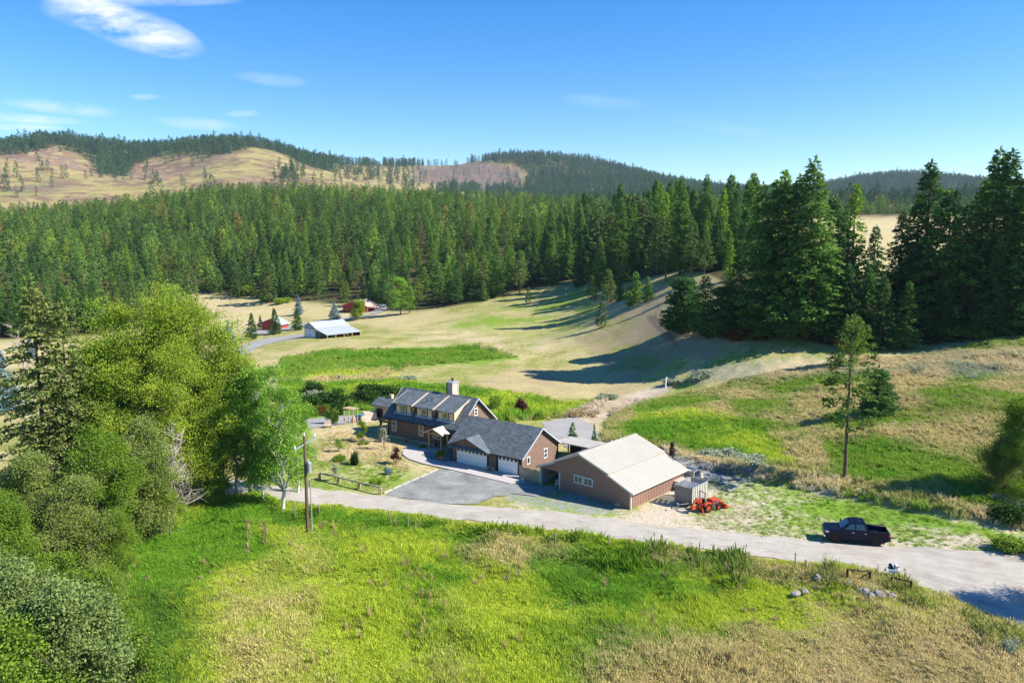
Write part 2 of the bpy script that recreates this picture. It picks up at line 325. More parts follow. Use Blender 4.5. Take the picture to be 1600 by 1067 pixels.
M_['barnred'] = simple('barn_red_siding', (.40, .045, .035), .75, var=.15, stretch=(5, 5, .5))
M_['bark'] = simple('brown_bark', (.12, .085, .06), .95, var=.35, scale=4, stretch=(1, 1, .3))
M_['redbark'] = simple('reddish_pine_bark', (.24, .13, .085), .95, var=.3, scale=4, stretch=(1, 1, .3))
M_['whitebark'] = simple('pale_birch_bark', (.55, .52, .46), .85, var=.25, scale=6, stretch=(1, 1, 3))
M_['deadwood'] = simple('bleached_dead_wood', (.38, .34, .30), .9, var=.2, scale=3)
M_['pole'] = simple('creosote_pole_wood', (.16, .10, .065), .9, var=.35, scale=3, stretch=(4, 4, .3))
M_['rock'] = simple('grey_rock', (.26, .24, .225), .95, var=.35, scale=2.5, bump=.5)
M_['stone'] = simple('pinkish_stone_wall', (.52, .38, .30), .9, var=.3, scale=3, bump=.3)
M_['terracotta'] = simple('terracotta', (.50, .19, .09), .8, var=.1)
M_['blue'] = simple('blue_plastic', (.10, .26, .32), .5, var=.08)
M_['cover'] = simple('beige_cover_cloth', (.55, .45, .36), .9, var=.15)
M_['sign'] = simple('blue_number_plate', (.03, .10, .42), .5, var=.05)
def glass(name, col, rough=.08):
    m, nt, b, L = new_mat(name); b.inputs['Base Color'].default_value = col + (1,); b.inputs['Roughness'].default_value = rough; b.inputs['Specular IOR Level'].default_value = .9 if rough != .12 else .8; return m
M_['glass'] = glass('window_glass', (.035, .045, .045)); M_['darkglass'] = simple('dark_door_glass', (.03, .03, .032), .5, var=.1, spec=.15); M_['carglass'] = glass('tinted_car_glass', (.02, .045, .07), .12)
M_['painted_reflection'] = glass('glass_painted_green_reflection', (.10, .13, .02), .15)  # dormer panes: the reflected green is painted into the base colour
# foliage
M_['fir'] = foliage('fir_needles', (0.058, 0.147, 0.036), (0.223, 0.379, 0.068), .38)
M_['firdark'] = foliage('dark_fir_needles', (0.043, 0.111, 0.037), (0.136, 0.265, 0.061), .38)
M_['larch'] = foliage('larch_needles', (0.123, 0.255, 0.021), (0.299, 0.458, 0.054), .35)
M_['pine'] = foliage('pine_needles', (0.071, 0.139, 0.040), (0.232, 0.315, 0.081), .22)
M_['lonepine'] = foliage('bright_pine_needles', (.06, .12, .025), (.20, .30, .06), .3)
M_['spruce'] = foliage('blue_spruce_needles', (0.095, 0.180, 0.190), (0.270, 0.405, 0.446), .1)
M_['oldspruce'] = foliage('old_spruce_needles', (0.086, 0.140, 0.034), (0.320, 0.358, 0.106), .2)
M_['farfir'] = foliage('distant_fir_needles', (0.031, 0.081, 0.044), (0.086, 0.171, 0.063), .2, rnd=.5)
M_['forest'] = foliage('forest_needles', (0.047, 0.117, 0.028), (0.165, 0.292, 0.055), .25, rnd=.5, attr='tree_tint')
M_['gold'] = foliage('golden_willow_leaves', (0.143, 0.256, 0.025), (0.463, 0.555, 0.069), .4)
M_['leaf'] = foliage('green_leaves', (0.098, 0.188, 0.024), (0.311, 0.442, 0.055), .4)
M_['mossleaf'] = foliage('olive_green_leaves', (0.108, 0.162, 0.041), (0.351, 0.432, 0.108), .4)
M_['aspen'] = foliage('aspen_leaves', (0.108, 0.240, 0.029), (0.359, 0.595, 0.073), .4)
M_['willow'] = foliage('grey_willow_leaves', (0.110, 0.177, 0.051), (0.304, 0.389, 0.126), .35)
M_['lime'] = foliage('lime_leaves', (0.176, 0.264, 0.022), (0.352, 0.462, 0.055), .4)
M_['hedge'] = foliage('dark_hedge_leaves', (0.023, 0.058, 0.016), (0.065, 0.124, 0.026), .25)
M_['sage'] = foliage('sage_leaves', (.24, .29, .18), (.45, .50, .36), .2)
M_['maroon'] = foliage('maroon_leaves', (.045, .015, .02), (.11, .035, .035), .25)
M_['rust'] = foliage('rusty_shrub_leaves', (.10, .05, .015), (.22, .13, .03), .3)
M_['deadneedle'] = foliage('brown_dead_needles', (.12, .08, .055), (.24, .17, .12), .2)
M_['grass'] = foliage('meadow_grass_blades', (.95, .95, .95), (1.18, 1.18, 1.15), .35, attr='grass_tint', rnd=.3)

# ------------------------------------------------------------------ ground cover painting (real land cover, located in the world)
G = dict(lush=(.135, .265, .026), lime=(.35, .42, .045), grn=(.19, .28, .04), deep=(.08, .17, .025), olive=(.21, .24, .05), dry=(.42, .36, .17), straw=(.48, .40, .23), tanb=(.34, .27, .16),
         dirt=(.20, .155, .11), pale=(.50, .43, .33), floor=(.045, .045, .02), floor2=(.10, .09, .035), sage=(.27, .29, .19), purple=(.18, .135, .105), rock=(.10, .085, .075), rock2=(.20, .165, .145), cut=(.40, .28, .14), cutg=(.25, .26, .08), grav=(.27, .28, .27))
cA = np.tile(np.array(G['dry'] + (.45,)), (len(Z), 1)); cB = np.tile(np.array(G['olive']), (len(Z), 1))
PX, PY, PF = project(fx_, fy_, Z)
tl_x = [-3000, 0, 150, 285, 310, 430, 560, 640, 700, 770, 830, 900, 935, 990, 1040, 1100, 1150, 1200, 1300, 1450, 1600, 4000]
tl_y = [534, 531, 524, 505, 462, 468, 476, 486, 480, 466, 452, 436, 455, 440, 428, 425, 480, 520, 540, 545, 520, 500]
def treeline(px): return np.interp(px, tl_x, tl_y)
def setc(w, a, b, bias):
    global cA, cB
    w = w[:, None]; cA = cA * (1 - w) + np.array(G[a] + (bias,)) * w; cB = cB * (1 - w) + np.array(G[b]) * w
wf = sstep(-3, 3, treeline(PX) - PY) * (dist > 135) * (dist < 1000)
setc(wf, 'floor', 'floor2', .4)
setc(sstep(900, 1000, dist), 'cut', 'cutg', .55)
FARF = [  # far forest areas in the view: floor darker and wooded
 [(-400, 245), (0, 244), (70, 236), (105, 232), (140, 252), (160, 274), (196, 276), (232, 246), (290, 242), (330, 246), (400, 230), (440, 240), (500, 268), (520, 262), (440, 205), (300, 212), (200, 222), (100, 205), (-400, 200)],
 [(480, 256), (640, 260), (700, 252), (800, 256), (830, 268), (1000, 300), (1150, 318), (1300, 330), (1300, 290), (950, 225), (800, 225), (480, 232)],
 [(660, 300), (750, 303), (840, 316), (900, 324), (1210, 350), (1300, 330), (1000, 288), (830, 264), (818, 296), (720, 296)],
 [(1270, 345), (1270, 280), (1400, 262), (1520, 280), (2400, 290), (2400, 345)]]
far = dist > 900
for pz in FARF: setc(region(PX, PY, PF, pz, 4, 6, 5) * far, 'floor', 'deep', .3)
REG = [  # polygon, colours, bias, soft, jag
 ([(650, 262), (700, 258), (760, 254), (815, 264), (812, 292), (760, 296), (690, 292), (650, 284)], 'rock', 'rock2', .45, 5, 8),
 ([(725, 306), (790, 303), (835, 316), (820, 324), (735, 320)], 'pale', 'dry', .5, 3, 2),
 ([(0, 236), (80, 226), (125, 245), (150, 275), (110, 268), (60, 258), (0, 256)], 'purple', 'cut', .45, 4, 8),
 ([(200, 262), (250, 250), (300, 262), (260, 285), (200, 285)], 'purple', 'cut', .5, 4, 8),
 ([(280, 245), (350, 240), (340, 262), (300, 264)], 'purple', 'cutg', .4, 3, 8),
 ([(370, 280), (440, 275), (460, 300), (380, 298)], 'purple', 'cut', .4, 3, 8), ([(0, 290), (90, 278), (110, 300), (0, 305)], 'purple', 'cutg', .5, 4, 10),
 ([(900, 262), (980, 268), (1000, 282), (900, 280)], 'purple', 'deep', .4, 3, 6),
 ([(290, 455), (430, 470), (560, 480), (640, 490), (700, 484), (640, 520), (560, 505), (470, 495), (360, 520), (290, 520)], 'dry', 'straw', .4, 5, 3),
 ([(-400, 545), (0, 534), (60, 530), (100, 560), (0, 580), (-400, 590)], 'dry', 'straw', .5, 4, 3),
 ([(470, 545), (600, 520), (700, 500), (860, 470), (935, 455), (960, 500), (1000, 560), (900, 600), (700, 600), (600, 570)], 'dry', 'olive', .35, 8, 6),
 ([(640, 520), (760, 500), (900, 470), (960, 480), (920, 520), (800, 560), (690, 560)], 'straw', 'olive', .42, 10, 12),
 ([(700, 510), (800, 470), (920, 440), (960, 470), (900, 520), (820, 528)], 'grn', 'dry', .5, 8, 12),
 ([(900, 530), (1000, 500), (1080, 520), (1150, 560), (1080, 600), (960, 590)], 'tanb', 'olive', .35, 8, 8),
 ([(985, 470), (1030, 450), (1110, 430), (1180, 480), (1240, 530), (1100, 545), (1040, 540), (1000, 510)], 'tanb', 'dry', .45, 6, 6),
 ([(1000, 473), (1012, 500), (1040, 530), (1062, 546), (1050, 520), (1024, 490), (1010, 470)], 'dirt', 'tanb', .4, 3, 2),
 ([(940, 470), (1040, 470), (1030, 492), (960, 500)], 'tanb', 'dry', .5, 4, 6),
 ([(440, 560), (520, 548), (600, 546), (720, 540), (810, 558), (740, 570), (640, 572), (600, 590), (500, 600), (430, 600)], 'lush', 'grn', .45, 4, 5),
 ([(690, 548), (810, 556), (812, 562), (700, 562)], 'grn', 'lush', .5, 2, 3),
 ([(430, 598), (600, 588), (700, 606), (790, 612), (870, 630), (950, 628), (930, 650), (850, 655), (780, 660), (600, 640), (430, 640)], 'lush', 'lime', .35, 4, 4),
 ([(480, 586), (600, 576), (640, 590), (600, 594), (470, 602)], 'dry', 'lime', .5, 3, 3),
 ([(800, 575), (1060, 580), (1120, 595), (1060, 612), (960, 628), (800, 612), (740, 600)], 'dry', 'tanb', .35, 6, 6),
 ([(1000, 592), (1060, 560), (1250, 552), (1600, 528), (1900, 500), (1900, 650), (1500, 640), (1250, 650), (1080, 640)], 'dry', 'grn', .5, 8, 14),
 ([(1080, 575), (1240, 560), (1600, 545), (1900, 540), (1900, 590), (1500, 590), (1250, 590), (1080, 600)], 'straw', 'sage', .35, 8, 10),
 ([(935, 690), (960, 640), (1080, 615), (1250, 650), (1500, 650), (1900, 650), (1900, 850), (1600, 803), (1480, 782), (1300, 752), (1160, 728), (1060, 706)], 'grn', 'dry', .4, 8, 10),
 ([(960, 680), (1000, 645), (1080, 640), (1180, 660), (1220, 700), (1240, 730), (1120, 715), (1040, 695)], 'lush', 'lime', .3, 8, 12),
 ([(1380, 715), (1480, 720), (1540, 745), (1420, 745)], 'lime', 'grn', .3, 6, 10), ([(1280, 690), (1380, 690), (1560, 740), (1520, 770), (1300, 740)], 'lush', 'grn', .4, 6, 10),
 ([(1120, 600), (1200, 615), (1420, 650), (1500, 660), (1300, 675), (1150, 650)], 'dry', 'grn', .45, 8, 14),
 ([(1040, 700), (1160, 727), (1300, 752), (1480, 782), (1600, 803), (1900, 850), (1900, 872), (1600, 828), (1480, 802), (1300, 768), (1150, 740), (1040, 712)], 'straw', 'olive', .45, 3, 5),
 ([(1030, 700), (1150, 742), (1300, 770), (1480, 805), (1620, 836), (1900, 880), (1900, 900), (1600, 868), (1400, 858), (1200, 842), (1000, 820), (860, 802), (780, 790), (900, 770), (985, 800), (1050, 760)], 'pale', 'grn', .32, 4, 6),
 ([(1200, 790), (1330, 778), (1480, 808), (1600, 838), (1600, 850), (1420, 820), (1300, 815)], 'grn', 'lush', .35, 6, 12),
 ([(1050, 712), (1130, 738), (1180, 752), (1120, 765), (1060, 752)], 'grav', 'olive', .3, 5, 8),
 ([(800, 750), (870, 760), (940, 780), (985, 800), (930, 804), (850, 794), (790, 782)], 'grav', 'grn', .12, 5, 10),
 ([(480, 660), (540, 640), (610, 640), (610, 685), (700, 700), (680, 735), (600, 768), (480, 760)], 'straw', 'olive', .22, 4, 6),
 ([(470, 725), (560, 722), (640, 735), (660, 745), (600, 770), (470, 765)], 'grn', 'straw', .35, 5, 10),
 ([(410, 660), (480, 655), (500, 700), (470, 765), (400, 765)], 'grn', 'straw', .3, 5, 6),
 ([(870, 655), (920, 632), (1000, 610), (1050, 602), (1040, 615), (980, 640), (940, 660), (925, 690), (870, 690)], 'pale', 'tanb', .35, 3, 4),
 ([(460, 612), (560, 618), (620, 622), (615, 645), (540, 655), (470, 660), (430, 650)], 'deep', 'grn', .4, 4, 4),
]
for poly, a, b_, bias, soft, jag in REG: setc(region(PX, PY, PF, poly, soft, jag, 31) * (dist < 3500), a, b_, bias)
setc(region(PX, PY, PF, [(1100, 360), (1165, 360), (1168, 380), (1100, 384)], 5, 3) * (dist > 280), 'lime', 'grn', .4)
setc(region(PX, PY, PF, [(1270, 340), (1480, 338), (1700, 345), (1700, 430), (1300, 430)], 5, 3) * (dist > 220) * (dist < 900), 'straw', 'dry', .4)
setc(wm, 'lush', 'lime', .6)
for poly, a, b_, bias, soft, jag in [
 ([(960, 1020), (1200, 940), (1400, 930), (1700, 990), (1900, 1300), (800, 1300), (880, 1100)], 'dry', 'lime', .5, 70, 110),
 ([(1280, 960), (1500, 940), (1700, 1040), (1700, 1300), (1200, 1300)], 'straw', 'dry', .5, 60, 90),
 ([(480, 860), (640, 900), (700, 1080), (330, 1300), (350, 950)], 'lime', 'dry', -.05, 70, 90),
 ([(520, 830), (700, 840), (720, 880), (540, 900)], 'lime', 'lush', .5, 18, 30),
 ([(700, 835), (880, 850), (960, 890), (820, 900), (720, 880)], 'lush', 'dry', .35, 14, 30),
 ([(820, 870), (1010, 880), (1100, 930), (960, 965), (840, 940)], 'deep', 'lush', .6, 26, 50),
 ([(180, 880), (280, 850), (300, 960), (280, 1100), (180, 1200)], 'lush', 'deep', .3, 60, 60),
 ([(1010, 862), (1200, 882), (1400, 912), (1440, 940), (1200, 915), (1000, 885)], 'lush', 'dry', .42, 8, 20),
 ([(420, 800), (560, 806), (700, 820), (680, 832), (420, 826)], 'deep', 'lush', .6, 6, 10),
 ]: setc(region(PX, PY, PF, poly, soft, jag, 41) * wm, a, b_, bias)
cA = np.clip(cA, 0, 1)

def mesh_from(name, verts, faces, mat, cols=None, smooth=False):
    """verts (N,3); faces (M,k) integer array."""
    me = bpy.data.meshes.new(name); verts = np.asarray(verts, np.float32); faces = np.asarray(faces, np.int32); k = faces.shape[1]
    me.vertices.add(len(verts)); me.vertices.foreach_set('co', verts.ravel())
    me.loops.add(faces.size); me.loops.foreach_set('vertex_index', faces.ravel())
    me.polygons.add(len(faces)); me.polygons.foreach_set('loop_start', np.arange(0, faces.size, k, dtype=np.int32))
    me.polygons.foreach_set('loop_total', np.full(len(faces), k, np.int32))
    if smooth: me.polygons.foreach_set('use_smooth', np.ones(len(faces), bool))
    if cols:
        for nm, arr in cols.items():
            if arr.ndim == 1: a = me.attributes.new(nm, 'FLOAT', 'POINT'); a.data.foreach_set('value', arr.astype(np.float32))
            else:
                a = me.color_attributes.new(nm, 'FLOAT_COLOR', 'POINT')
                if arr.shape[1] == 3: arr = np.hstack([arr, np.ones((len(arr), 1))])
                a.data.foreach_set('color', arr.astype(np.float32).ravel())
    me.update(calc_edges=True)
    if mat: me.materials.append(mat)
    return me
def link(name, me, parent=None, loc=(0, 0, 0), rot=0.0, **props):
    o = bpy.data.objects.new(name, me); COL.objects.link(o); o.location = loc; o.rotation_euler = (0, 0, rot)
    if parent is not None: o.parent = parent
    for k, v in props.items(): o[k] = v
    return o
ii = (np.arange(ny - 1)[:, None] * nx + np.arange(nx - 1)[None]).ravel()
gf = np.stack([ii, ii + 1, ii + 1 + nx, ii + nx], 1)
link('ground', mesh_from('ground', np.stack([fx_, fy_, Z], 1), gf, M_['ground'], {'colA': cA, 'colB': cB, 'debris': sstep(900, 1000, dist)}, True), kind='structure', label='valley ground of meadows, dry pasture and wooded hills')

def cover_at(x, y):
    i = np.clip(np.searchsorted(gx, x) - 1, 0, nx - 2); j = np.clip(np.searchsorted(gy, y) - 1, 0, ny - 2)
    k = j * nx + i
    return cA[k, :3], cB[k], cA[k, 3]

# ------------------------------------------------------------------ draped sheets (road, drives)
def unz(px, py):
    g = ground(px, py); return (g.x, g.y)
def dens(pts, step=1.2, jit=0.0):
    out = []
    for i in range(len(pts)):
        a = np.array(pts[i]); b = np.array(pts[(i + 1) % len(pts)]); n = max(1, int(np.hypot(*(b - a)) / step))
        for k in range(n): out.append(a + (b - a) * k / n)
    out = np.array(out)
    if jit: out = out + np.stack([vnoise(out[:, 0] * 1.3, out[:, 1] * 1.3, 5) - .5, vnoise(out[:, 0] * 1.3, out[:, 1] * 1.3, 6) - .5], 1) * jit
    return out
def sheet(name, pts, dz, mat, step=1.0, jit=0.0, thick=0.0, parent=None, z=None, **props):
    b = dens(pts, step, jit); n = len(b); x0, y0 = b.min(0); x1, y1 = b.max(0)
    gxs, gys = np.meshgrid(np.arange(x0, x1, step), np.arange(y0, y1, step)); q = np.stack([gxs.ravel(), gys.ravel()], 1)
    d = seg_dist(q[:, 0], q[:, 1], [tuple(p) for p in b]); q = q[d > step * .5]
    allp = [Vector(p) for p in np.vstack([b, q])]
    r = delaunay_2d_cdt(allp, [], [list(range(n))], 1, 1e-5)
    v = np.array([(p.x, p.y) for p in r[0]]); zz = hf(v[:, 0], v[:, 1]) + dz if z is None else np.full(len(v), z)
    me = bpy.data.meshes.new(name); vv = [(float(a[0]), float(a[1]), float(c)) for a, c in zip(v, zz)]; ff = [list(f) for f in r[2]]
    if thick:
        m = len(vv); vv += [(a, b2, c - thick) for a, b2, c in vv[:m]]
        from collections import Counter
        ec = Counter()
        for f in ff:
            for i in range(len(f)): ec[tuple(sorted((f[i], f[(i + 1) % len(f)])))] += 1
        side = [(f[i], f[(i + 1) % len(f)]) for f in ff for i in range(len(f)) if ec[tuple(sorted((f[i], f[(i + 1) % len(f)])))] == 1]
        ff += [[b3, a3, a3 + m, b3 + m] for a3, b3 in side]
    me.from_pydata(vv, [], ff); me.materials.append(mat); me.update()
    return link(name, me, parent, **props)

def road():
    up = [(150, 700), (260, 722), (330, 742), (400, 757), (490, 764), (600, 775), (700, 787), (860, 800), (1000, 818), (1200, 838), (1300, 848), (1420, 855), (1600, 866), (1800, 876)]
    lo = [(150, 715), (250, 741), (320, 764), (390, 778), (490, 788), (600, 797), (700, 810), (800, 822), (1000, 846), (1200, 873), (1320, 888), (1400, 901), (1500, 942), (1620, 985), (1900, 1080)]
    U = np.array([unz(*p) for p in up]); Lw = np.array([unz(*p) for p in lo])
    def res(P, n):
        s = np.append(0, np.cumsum(np.hypot(*np.diff(P, axis=0).T))); t = np.linspace(0, s[-1], n); return np.stack([np.interp(t, s, P[:, k]) for k in (0, 1)], 1)
    n = 240; m = 16; U = res(U, n); Lw = res(Lw, n)
    j = lambda P, sd: P + (np.stack([np.zeros(n), vnoise(np.arange(n) / 3.0, P[:, 1] * 0 + sd, 3) - .5], 1)) * .7
    U = j(U, 1); Lw = j(Lw, 2)
    vs = []; ln = []
    for i in range(n):
        for k in range(m):
            a = k / (m - 1); p = U[i] * (1 - a) + Lw[i] * a; vs.append((p[0], p[1])); ln.append((a, i * .45, 0))
    vs = np.array(vs); a = np.array(ln)[:, 0]
    zz = hf(vs[:, 0], vs[:, 1]) + .05 + .05 * np.sin(a * math.pi)
    q = (np.arange(n - 1)[:, None] * m + np.arange(m - 1)[None]).ravel()
    me = mesh_from('road', np.column_stack([vs, zz]), np.stack([q, q + m, q + m + 1, q + 1], 1), M_['road'], None, True)
    at = me.attributes.new('lane', 'FLOAT_VECTOR', 'POINT'); at.data.foreach_set('vector', np.array(ln, np.float32).ravel())
    link('road', me, kind='structure', label='pale gravel road running across the view')
road()

def haze():
    m = bpy.data.materials.new('haze_air'); m.use_nodes = True; nt = m.node_tree; nt.nodes.clear(); o = nt.nodes.new('ShaderNodeOutputMaterial'); v = nt.nodes.new('ShaderNodeVolumePrincipled')
    v.inputs['Color'].default_value = (.62, .80, 1, 1); v.inputs['Density'].default_value = HAZE; v.inputs['Anisotropy'].default_value = .1; nt.links.new(v.outputs[0], o.inputs['Volume'])
    zt = float(max(Z.max() + 45, CH + 12)); zb = float(Z.min() - 1.5)
    x0, x1, y0, y1 = gx[0] - 5, gx[-1] + 5, gy[0] - 5, gy[-1] + 5
    v8 = [(x0, y0, zb), (x1, y0, zb), (x1, y1, zb), (x0, y1, zb), (x0, y0, zt), (x1, y0, zt), (x1, y1, zt), (x0, y1, zt)]
    me = bpy.data.meshes.new('haze'); me.from_pydata(v8, [], [(0, 3, 2, 1), (4, 5, 6, 7), (0, 1, 5, 4), (1, 2, 6, 5), (2, 3, 7, 6), (3, 0, 4, 7)]); me.materials.append(m)
    link('haze', me, kind='stuff', label='thin blue air haze over the valley and hills')
HAZE = .00005
haze()

# ------------------------------------------------------------------ thing helpers
def empty(name, loc, rot=0.0, label=None, cat=None, group=None):
    o = bpy.data.objects.new(name, None); COL.objects.link(o); o.location = loc; o.rotation_euler = (0, 0, rot); o.empty_display_size = .3
    if label: o['label'] = label
    if cat: o['category'] = cat
    if group: o['group'] = group
    return o
def copy_tree(o, loc, rot, sc=1.0, label=None, group=None, scz=None):
    c = o.copy(); COL.objects.link(c); c.location = loc; c.rotation_euler = (0, 0, rot); c.scale = (sc, sc, scz or sc)
    if label: c['label'] = label
    if group: c['group'] = group
    for ch in list(o.children):
        d = ch.copy(); COL.objects.link(d); d.parent = c
        for g in list(ch.children):
            e = g.copy(); COL.objects.link(e); e.parent = d
    return c

# ------------------------------------------------------------------ vegetation
def unit(v): return v / np.maximum(np.linalg.norm(v, axis=1, keepdims=True), 1e-9)
def cards(c, d, l, w, rg, side=None):
    n = len(c); d = unit(d); s = rg.normal(size=(n, 3)) if side is None else side
    s = unit(s - d * (s * d).sum(1, keepdims=True)); l = np.broadcast_to(l, (n,))[:, None]; w = np.broadcast_to(w, (n,))[:, None]
    v = np.stack([c, c + d * l * .45 + s * w * .5, c + d * l, c + d * l * .45 - s * w * .5], 1).reshape(-1, 3)
    return v, np.arange(4 * n).reshape(n, 4), np.repeat(rg.random(n), 4)
def tubes(segs, k=6):
    vs = []; fs = []; o = 0; ang = np.arange(k) / k * 2 * math.pi
    for p0, p1, r0, r1 in segs:
        p0 = np.array(p0, float); p1 = np.array(p1, float); d = p1 - p0; d = d / max(np.linalg.norm(d), 1e-6)
        a = np.cross(d, [0, 0, 1.0]) if abs(d[2]) < .95 else np.cross(d, [1.0, 0, 0]); a /= np.linalg.norm(a); b = np.cross(d, a)
        ring = np.cos(ang)[:, None] * a + np.sin(ang)[:, None] * b
        vs += [p0 + ring * r0, p1 + ring * r1]
        for i in range(k): j = (i + 1) % k; fs.append((o + i, o + j, o + k + j, o + k + i))
        o += 2 * k
    return np.vstack(vs), np.array(fs)
def conifer_mesh(H, Rr, cb, seed, mat, dens_=1.0, csize=1.0, pw=.85, droop=.22, step=.42, nb=6, tuft=False, gap=.12, trunk_mat='bark', rt=None):
    rg = np.random.default_rng(seed); C = []; D = []; Ls = []; W = []; Sd = []; segs = []
    bend = rg.normal(0, .006 * H, 2); n_s = 7
    def ax(h): return np.array([bend[0] * math.sin(h / H * 3), bend[1] * math.sin(h / H * 2.3), h])
    r0 = rt or (.012 * H + .06)
    for i in range(n_s):
        a, b = H * i / n_s, H * (i + 1) / n_s; segs.append((ax(a) + np.array([0, 0, -.6 if i == 0 else 0]), ax(b), r0 * (1 - i / n_s) + .02, r0 * (1 - (i + 1) / n_s) + .02))
    h = cb * H; sect = rg.random(8) * .34 + .86; nlim = 0
    while h < H * .985:
        q = (h - cb * H) / (H * (1 - cb)); prof = (1 - q) ** pw * min(1, .45 + q * 4.5); Lb = Rr * prof
        for k in range(nb):
            if rg.random() < gap: continue
            az = rg.random() * 2 * math.pi; L_ = (Lb * rg.uniform(.62, 1.14) + .15 * csize) * sect[int(az / 2 / math.pi * 8) % 8] * (1.12 if q < .7 else 1)
            nn = max(3, int(L_ / .30 / csize * dens_ * 2.9)); r = L_ * (1 - rg.random(nn) ** 1.5 * (.45 if tuft else .85))
            up = .25 if q > .75 else (.02 if not tuft else .12)
            z = h + r * up - droop * r * r / max(L_, .5) + rg.normal(0, .10 * csize, nn)
            lat = rg.normal(0, .10, nn) * (r + .3); cx, sx = math.cos(az), math.sin(az)
            base = ax(h); pt = np.stack([base[0] + cx * r - sx * lat, base[1] + sx * r + cx * lat, z], 1)
            dd = np.stack([cx + rg.normal(0, .55, nn), sx + rg.normal(0, .55, nn), rg.normal(.05, .4, nn) - droop * .7], 1)
            C.append(pt); D.append(dd); Ls.append(rg.uniform(.42, .85, nn) * csize); W.append(rg.uniform(.26, .46, nn) * csize); Sd.append(np.stack([-sx + rg.normal(0, .7, nn), cx + rg.normal(0, .7, nn), rg.normal(0, .6, nn)], 1))
            if L_ > 1.6 and rg.random() < .12 and nlim < 40:
                nlim += 1; segs.append((base, base + np.array([cx * L_ * .8, sx * L_ * .8, L_ * (.8 * up - droop * .6)]), .05, .015))
        h += step * rg.uniform(.75, 1.25) * (1 if q < .8 else .7)
    top = ax(H)[None] + np.stack([rg.normal(0, .05, 8), rg.normal(0, .05, 8), -rg.random(8) * .8], 1)
    C.append(top); D.append(np.stack([rg.normal(0, .3, 8), rg.normal(0, .3, 8), np.ones(8)], 1)); Ls.append(np.full(8, .6 * csize)); W.append(np.full(8, .25 * csize)); Sd.append(rg.normal(size=(8, 3)))
    v, f, t = cards(np.vstack(C), np.vstack(D), np.concatenate(Ls), np.concatenate(W), rg, np.vstack(Sd))
    crown = mesh_from('conifer_crown', v, f, M_[mat], {'tint': t})
    tv, tf = tubes(segs, 6); trunk = mesh_from('conifer_trunk', tv, tf, M_[trunk_mat], None, True)
    return trunk, crown
def broadleaf_mesh(H, Rr, cb, seed, mat, nclump=380, per=55, leaf=.24, bark='bark', lobes=11, stems=1, droop=0.0, lean=(0, 0), bare=0.0, spread=.55):
    rg = np.random.default_rng(seed); segs = []; lob = []
    cz = H * (cb + (1 - cb) * .5)
    lobes = int(lobes * 2.3)
    for i in range(lobes):
        a = i * 2.4 + rg.random(); q = rg.random() if i else 1.0; rr = Rr * .74 * math.sqrt(rg.random()) * (1 - .62 * q * q)
        z = H * cb + (H * (1 - cb)) * (.06 + .82 * q); lr_ = Rr * rg.uniform(.16, .36) * (1 - .2 * q); lob.append((rr * math.cos(a) * 1.15 + lean[0] * z / H, rr * math.sin(a) * 1.15 + lean[1] * z / H, z, lr_, min(lr_ * 1.25, H * (1 - cb) * .2)))
    for s in range(stems):
        off = rg.normal(0, .25 * stems, 2) if stems > 1 else np.zeros(2)
        p = np.array([off[0], off[1], -.5]); r = (.0125 * H + .04) / math.sqrt(stems); m = 6
        path = [p]
        for i in range(m):
            z = H * .8 * (i + 1) / m; path.append(np.array([off[0] * (1 + i * .4) + lean[0] * z / H + rg.normal(0, .02 * H), off[1] * (1 + i * .4) + lean[1] * z / H + rg.normal(0, .02 * H), z]))
        for i in range(m): segs.append((path[i], path[i + 1], r * (1 - i / (m + .5)), r * (1 - (i + 1) / (m + .5))))
        for j, (lx, ly, lz, lr, lh) in enumerate(lob):
            if j % stems != s: continue
            i = int(np.clip((lz - lh * 1.4) / (H * .8) * m, 1, m - 1)); b = path[i]; mid = (b + np.array([lx, ly, lz])) / 2 + rg.normal(0, .25, 3); rb = r * .45 * (1 - i / (m + 1))
            segs.append((b, mid, rb, rb * .6)); segs.append((mid, (lx, ly, lz), rb * .6, .03))
            for e in range(4):
                dv = unit(rg.normal(size=(1, 3)))[0] * np.array([lr, lr, lh]) * .9; segs.append((mid if e < 2 else (lx, ly, lz), np.array([lx, ly, lz]) + dv, .035, .012))
    C = []
    for j in range(nclump):
        lx, ly, lz, lr, lh = lob[rg.integers(len(lob))]; dv = unit(rg.normal(size=(1, 3)))[0]; dv[2] = dv[2] if dv[2] > -.4 else -dv[2] * .5
        k = rg.uniform(.45, 1.22); c = np.array([lx, ly, lz]) + dv * np.array([lr, lr, lh * 1.15]) * k; n = int(per * rg.uniform(.5, 1.5))
        g = rg.normal(size=(n, 3)) * spread * rg.uniform(.45, 1.0) * np.array([1, 1, .75]); g[:, 2] -= droop * np.abs(rg.normal(size=n))
        C.append(c + g)
    C = np.vstack(C); n = len(C); D = rg.normal(size=(n, 3)); D[:, 2] -= .25 + droop
    v, f, t = cards(C, D, rg.uniform(.7, 1.3, n) * leaf, rg.uniform(.45, .75, n) * leaf, rg)
    crown = mesh_from('broadleaf_crown', v, f, M_[mat], {'tint': t}); tv, tf = tubes(segs, 6)
    return mesh_from('broadleaf_trunk', tv, tf, M_[bark], None, True), crown
